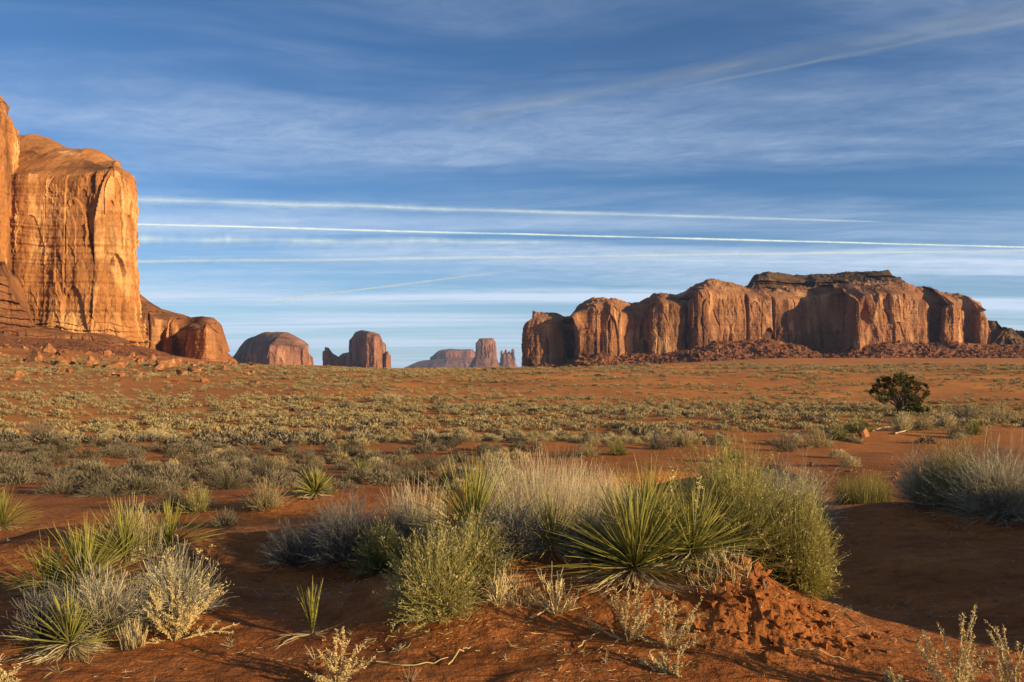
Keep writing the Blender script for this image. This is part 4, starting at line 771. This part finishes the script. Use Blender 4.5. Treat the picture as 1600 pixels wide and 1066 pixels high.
# ------------------------------------------------------------------ juniper
x, y, s = spot(1405, 648); g = np.random.default_rng(91)
jt = thing('juniper_tree', 'lone dark green juniper standing among the shrubs at right', 'tree', (x, y, gz(x, y)-.05))
Ht, Wt = 66*s, 92*s
cl = [(0, 0, .60, .34), (-.28, .1, .62, .22), (-.33, -.1, .42, .20), (.22, .05, .70, .24), (.34, -.05, .52, .22), (.30, .1, .34, .20), (.12, -.2, .30, .20), (-.08, -.15, .84, .20), (.10, .1, .88, .17), (-.18, .2, .78, .18), (.06, .2, .45, .26), (.24, -.15, .20, .17), (.40, .0, .66, .13), (-.42, 0, .53, .13), (.20, -.2, .10, .18), (.36, -.1, .14, .15), (.05, -.25, .14, .14), (-.22, .0, .86, .10), (.28, .1, .84, .10)]
limbs = []
for k, (a, b_, c_, r_) in enumerate(cl):
    tip = np.array([a*Wt, b_*Wt, c_*Ht]); ss = np.linspace(0, 1, 6)[:, None]
    limbs.append(np.array([0.04*k/19, 0, .05*Ht])*(1-ss)**2+2*np.array([.1*tip[0]+.06*Wt, .1*tip[1], .45*tip[2]])*ss*(1-ss)+tip*ss**2)
def tubes(C, rad, n=6):
    N, K, _ = C.shape; V = np.zeros((N, K, n, 3)); Tn = unit(np.gradient(C, axis=1)); a_ = unit(np.cross(Tn, np.array([.3, .95, .1]))); b2_ = np.cross(Tn, a_)
    an = np.arange(n)*2*np.pi/n
    V = C[:, :, None]+rad[:, :, None, None]*(np.cos(an)[None, None, :, None]*a_[:, :, None]+np.sin(an)[None, None, :, None]*b2_[:, :, None])
    Q = (grid_quads(K, n, True)[None]+(np.arange(N)*K*n)[:, None, None]).reshape(-1, 4)
    al = np.broadcast_to(np.linspace(0, 1, K)[None, :, None], (N, K, n)).ravel(); return V.reshape(-1, 3), Q, al, np.full(N*K*n, .5)
L_ = np.stack(limbs); link('limbs', rmesh('limbs', tubes(L_, np.linspace(.045, .008, 6)[None]*Wt*.5*np.ones((len(cl), 1))), M['bark']), jt)
tk = np.stack([np.array([[0, 0, -.05*Ht], [.01*Wt, 0, .08*Ht], [.03*Wt, .01, .2*Ht], [.05*Wt, 0, .34*Ht]])]); link('trunk', rmesh('trunk', tubes(tk, np.array([[.06, .045, .04, .02]])*Wt, 9), M['bark']), jt)
ps, ds = [], []
for a, b_, c_, r_ in cl:
    nn = int(11000*r_); dd = unit(g.normal(size=(nn, 3))); rr = r_*(.35+.65*g.random(nn)**.5)*(1+.35*fbm(dd*2.2+a*9, 2))
    ps.append(np.array([a*Wt, b_*Wt, c_*Ht])+dd*rr[:, None]*np.array([Wt*.62, Wt*.62, Ht*.62])); ds.append(unit(dd+.6*g.normal(size=(nn, 3))+np.array([0, 0, .4])))
ps = np.concatenate(ps); ds = np.concatenate(ds); ps[:, 2] = np.maximum(ps[:, 2], .06*Ht)
keep = fbm(ps/(Wt*.10), 2) > .09; ps, ds = ps[keep], ds[keep]
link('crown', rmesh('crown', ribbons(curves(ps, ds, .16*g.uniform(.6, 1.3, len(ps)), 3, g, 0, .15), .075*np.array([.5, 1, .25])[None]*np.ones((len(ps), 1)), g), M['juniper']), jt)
# ------------------------------------------------------------------ stones, wood, litter
def stone(label, px, row, wpx, hpx, seed, name='boulder'):
    x, y, s = spot(px, row); W, H = wpx*s, hpx*s
    g = np.random.default_rng(seed); nu, nv = 30, 18
    th = np.linspace(.02, np.pi-.02, nv)[:, None]; ph = np.linspace(0, 2*np.pi, nu, endpoint=False)[None]
    d = v3(np.sin(th)*np.cos(ph), np.sin(th)*np.sin(ph), np.cos(th)+0*ph)
    pl = unit(g.normal(size=(11, 3))); r_ = np.min(1/np.maximum((d[..., None, :]*pl).sum(-1)/g.uniform(.62, 1, 11), .55), -1)
    r_ = r_*(1+.06*fbm(d*3+seed, 4))
    V = d*r_[..., None]*np.array([W*.42, W*.36, H*.62])
    o = link(name, mesh(name, V.reshape(-1, 3), grid_quads(nv, nu, True), None, M['boulder']), None, (x, y, gz(x, y)+H*.22), g.uniform(0, 6))
    return tag(o, label, 'rock')
stone('orange red rock by the pale logs, left below the juniper', 1349, 682, 24, 13, 1)
for k, (px, row, a, b_, lb) in enumerate([(52, 566, 26, 18, 'boulder half buried on the left slope, near the left edge under the cliff'), (100, 572, 16, 11, 'small dark boulder left of the middle of the left slope'), (112, 569, 22, 15, 'dark angular boulder in the middle of the left slope'),
        (140, 571, 22, 13, 'flat boulder right of the dark angular boulder on the left slope'), (185, 574, 40, 14, 'long pale slab at the top of the left slope'), (206, 560, 14, 9, 'small boulder at the foot of the cliff corner'), (270, 573, 36, 18, 'rounded boulder at the foot of the low spur'),
        (305, 580, 30, 10, 'long low slab in front of the low spur'), (166, 556, 18, 12, 'boulder at the foot of the tall cliff, above the long pale slab'), (30, 590, 12, 7, 'small stone on the left slope near the left edge'), (238, 565, 16, 10, 'boulder between cliff corner and low spur'), (75, 550, 22, 14, 'boulder under the ledges at left')]):
    stone(lb, px, row, a, b_, 10+k)
gq = np.random.default_rng(23)
def scatter_stones(n, y0, y1, p0, p1, s0, s1, name, label, seed):
    y = np.sqrt(gq.uniform(y0*y0, y1*y1, n)); px = gq.uniform(p0, p1, n); x = (px-800)/F*y; sz = s0+(s1-s0)*gq.random(n)**7
    o = link(name, boulder_mesh(name, n, np.stack([x, y, ground(x, y)+sz*.1], -1), sz, M['boulder'], seed)); tag(o, label, 'stones', kind='stuff')
scatter_stones(2200, 180, 600, -60, 400, .15, 2.1, 'slope_stones', 'loose red stones scattered on the slope under the left cliff', 31)
scatter_stones(1800, 3.6, 12, -100, 1700, .003, .026, 'pebbles', 'tiny pebbles and clods lying on the foreground sand', 32)
scatter_stones(900, 19, 38, 1190, 1640, .02, .16, 'soil_clods', 'clods of red soil on the sandy slope right of the hollow', 33)
nc = 380; y = gq.normal(5.0, .22, nc); x = gq.normal(1.55, .34, nc); sz = .006+.04*gq.random(nc)**4
tag(link('soil_crumbs', boulder_mesh('soil_crumbs', nc, np.stack([x, y, ground(x, y)+sz*.15], -1), sz, M['sand'], 34)), 'crumbs of red soil fallen from the eroded end of the hummock', 'soil', kind='stuff')
def stick(label, pts, w_, name='dry_stick', mat='stalk'):
    W3 = []
    for px, row, lift in pts: x, y = on_ground(px, row); W3.append((x, y, gz(x, y)+lift))
    W3 = np.array(W3); o0 = W3[0].copy(); ss = np.linspace(0, len(W3)-1, 10); C = np.stack([np.interp(ss, np.arange(len(W3)), W3[:, c]) for c in range(3)], 1)-o0
    C = C+np.random.default_rng(int(pts[0][0])).normal(0, .006, C.shape)
    o = link(name, rmesh(name, tubes(C[None], np.linspace(w_, w_*.4, 10)[None], 6), M[mat]), None, o0)
    return tag(o, label, 'stick')
stick('long thin pale stick lying on the sand at the lower left of the hummock', [(590, 1040, .01), (650, 1046, .012), (700, 1034, .012)], .004)
stick('short pale stick right of the long thin stick', [(700, 1045, .01), (722, 1022, .03), (735, 1016, .02)], .004)
stick('curved pale stick below the cream tangle', [(828, 972, .01), (850, 966, .035), (872, 952, .02)], .006)
stick('straight pale stick slanting on the sand left of the thistles', [(905, 1015, .01), (942, 985, .02)], .004)
stick('pale stick among straw at the right foot of the hummock', [(1225, 1018, .012), (1275, 1026, .02), (1320, 1032, .012)], .004)
stick('grey twig lying in the shade right of the hummock', [(1322, 960, .01), (1350, 985, .015), (1368, 1002, .01)], .004, mat='grey_twig')
stick('bleached log below the juniper, left of the pale yellow tuft', [(1362, 676, .1), (1378, 672, .2), (1396, 669, .12)], .06, 'fallen_log', 'wood')
stick('bleached grey log lying right of the other log under the juniper', [(1398, 680, .1), (1420, 675, .16)], .07, 'fallen_log', 'wood')
nl = 7000; y = np.sqrt(gq.uniform(3.7**2, 7.2**2, nl)); px = np.clip(gq.normal(880, 330, nl), -50, 1650); x = (px-800)/F*y
a = gq.uniform(0, 6.28, nl); d = np.stack([np.cos(a), np.sin(a), .12*gq.random(nl)], -1); b_ = np.stack([x, y, ground(x, y)+.004], -1)
kp = fbm(v3(x/.6, y/.6, 3.0), 2)+.35*gauss(x, y, .6, 4.9, 1.4, .5) > .12; nk = int(kp.sum())
o = link('straw_litter', rmesh('straw_litter', ribbons(curves(b_[kp], unit(d[kp]), gq.uniform(.01, .065, nk), 4, gq, 0, .2), .0018*np.ones((nk, 4)), gq), M['stalk'])); tag(o, 'broken straw and twig litter strewn on the sand around the hummock', 'litter', kind='stuff')

sp = []; ns = 240; y = np.sqrt(gq.uniform(3.8**2, 10.5**2, ns)); px = gq.uniform(-40, 1640, ns)
for k in range(ns):
    x = (px[k]-800)/F*y[k]; m_ = int(gq.integers(5, 16)); b0 = np.zeros((m_, 3))+np.array([x, y[k], gz(x, y[k])-.003])
    sp.append(ribbons(curves(b0+gq.normal(0, .006, (m_, 3))*np.array([1, 1, 0]), sph(m_, gq, 5, 70), gq.uniform(.02, .11)*gq.uniform(.5, 1, m_), 4, gq, .15, .12), taper(m_, 4, .003, 1, .4), gq))
tag(link('dry_sprigs', rmesh('dry_sprigs', join(sp), M['grey_twig'])), 'tiny dead sprigs dotted over the foreground sand', 'sprigs', kind='stuff')
# ------------------------------------------------------------------ aircraft trails high above the plain: real tubes of thin cloud
def trail_mat(name, dens, feather, grain, floor):
    m, t, out = newmat(name)
    al = t.node('ShaderNodeAttribute', attribute_name='along').outputs['Fac']; to = t.node('ShaderNodeAttribute', attribute_name='tone').outputs['Fac']
    pos = t.node('ShaderNodeNewGeometry').outputs['Position']
    n = t.noise(pos, 1/grain, 6, .7, .6); n2 = t.noise(pos, 1/1500., 3, .5)
    a = t.math('MULTIPLY', t.smooth(n, .5-feather*.5, .5+feather*.4, floor, 1.0), t.smooth(n2, .3, .62, .5, 1.0))
    a = t.math('MULTIPLY', t.math('MULTIPLY', a, dens), to, clamp=True)
    sd = t.node('ShaderNodeCombineXYZ', {0: sdir[0], 1: sdir[1], 2: sdir[2]}).outputs[0]
    d = t.node('ShaderNodeBsdfDiffuse', {'Color': (.72, .88, 1, 1), 'Normal': sd}); tl = t.node('ShaderNodeBsdfTranslucent', {'Color': (.72, .88, 1, 1)})
    mx = t.node('ShaderNodeMixShader', {0: .2, 1: d.outputs[0], 2: tl.outputs[0]}); tr = t.node('ShaderNodeBsdfTransparent')
    fx = t.node('ShaderNodeMixShader', {0: a, 1: tr.outputs[0], 2: mx.outputs[0]}); t.l.new(fx.outputs[0], out.inputs[0]); return m
ALT = 3500.0
def contrail(label, p0, p1, w0, w1, dens, feather, seed=0, fade0=0.0, fade1=0.0, grain=420., floor=.25, shells=(1.0, .72, .45, .2)):
    """p0, p1: two photo pixels the trail passes through; w: its width in photo pixels at both"""
    def sky_pt(px, row):
        d = np.array([(px-800)/F, 1, (HOR-row)/F]); return d*(ALT/d[2])
    A, B = sky_pt(*p0), sky_pt(*p1); K, n = 160, 10; s = np.linspace(0, 1, K)
    c = A[None]*(1-s)[:, None]+B[None]*s[:, None]
    r = .5*((w0*(1-s)*A[1]+w1*s*B[1])/F)
    ax = unit(B-A); u = unit(np.cross(ax, [0, 0, 1.])); v = np.cross(u, ax)
    an = np.arange(n)*2*np.pi/n; fade = np.ones(K)
    if fade0: fade *= sstep(s, 0, fade0)
    if fade1: fade *= sstep(1-s, 0, fade1)
    rb = []
    for sh in shells:
        wv = 1+.12*fbm(v3(s*9, sh, seed), 2)[:, None]+(.16*fbm(v3(s*47, sh, seed+3), 2)[:, None] if w1 < 12 else 0)
        cc = c+(v*fbm(v3(s*6, 3.0, seed), 2)[:, None]*.35+u*fbm(v3(s*6, 7.0, seed), 2)[:, None]*.35)*r[:, None]
        V = cc[:, None]+(r[:, None]*sh*wv)[..., None]*(np.cos(an)[None, :, None]*u+np.sin(an)[None, :, None]*v)
        rb.append((V.reshape(-1, 3), grid_quads(K, n, True), np.repeat(s, n), np.repeat(fade, n)))
    v_, q_, a_, t_ = join(rb); ctr_ = (A+B)/2
    o = link('contrail', mesh('contrail', v_-ctr_, q_, None, trail_mat('trail_vapour', dens, feather, grain, floor), smooth=True, attrs={'along': a_, 'tone': t_}), None, ctr_)
    return tag(o, label, 'contrail', 'aircraft trails across the sky')
contrail('broad feathery trail rising to the upper right corner', (690, 190), (1640, 8), 20, 46, .034, .8, 1, .1, grain=60., floor=.5)
contrail('faint lower strand alongside the broad feathery trail', (1000, 150), (1640, 24), 5, 13, .03, .8, 2, .25, grain=60., floor=.7)
contrail('wide white trail narrowing to a point at right, above the crisp one', (190, 312), (1420, 348), 16, 3, .06, .7, 3, 0, .12, grain=200., floor=.4)
contrail('crisp thin white trail crossing the whole sky above the buttes', (190, 350), (1660, 388), 4.4, 3.4, .2, .5, 4)
contrail('soft straight trail just below the crisp thin one', (190, 410), (1660, 391), 9, 4.5, .12, .5, 5)
contrail('very faint wide trail between the crisp trail and the soft one', (190, 374), (1000, 380), 24, 8, .07, .55, 6, 0, .3)
contrail('short faint trail slanting up to the right above the twin butte', (400, 473), (850, 417), 5, 4, .14, .4, 7, .2, .3)

# ------------------------------------------------------------------ desert air
hm = bpy.data.materials.new('desert_air'); hm.use_nodes = True; t = NT(hm.node_tree); t.n.clear()
pv_ = t.node('ShaderNodeVolumePrincipled', {'Color': (.30, .56, 1.0, 1), 'Density': 2.6e-5, 'Anisotropy': 0.0})
t.l.new(pv_.outputs[0], t.node('ShaderNodeOutputMaterial').inputs['Volume'])
hb = np.array([(x_, y_, z_) for z_ in (-95., 330.) for x_, y_ in ((-16500, -16500), (16500, -16500), (16500, 16500), (-16500, 16500))])
tag(link('haze', mesh('haze', hb, [(3, 2, 1, 0), (4, 5, 6, 7), (0, 1, 5, 4), (1, 2, 6, 5), (2, 3, 7, 6), (3, 0, 4, 7)], None, hm)), kind='stuff')
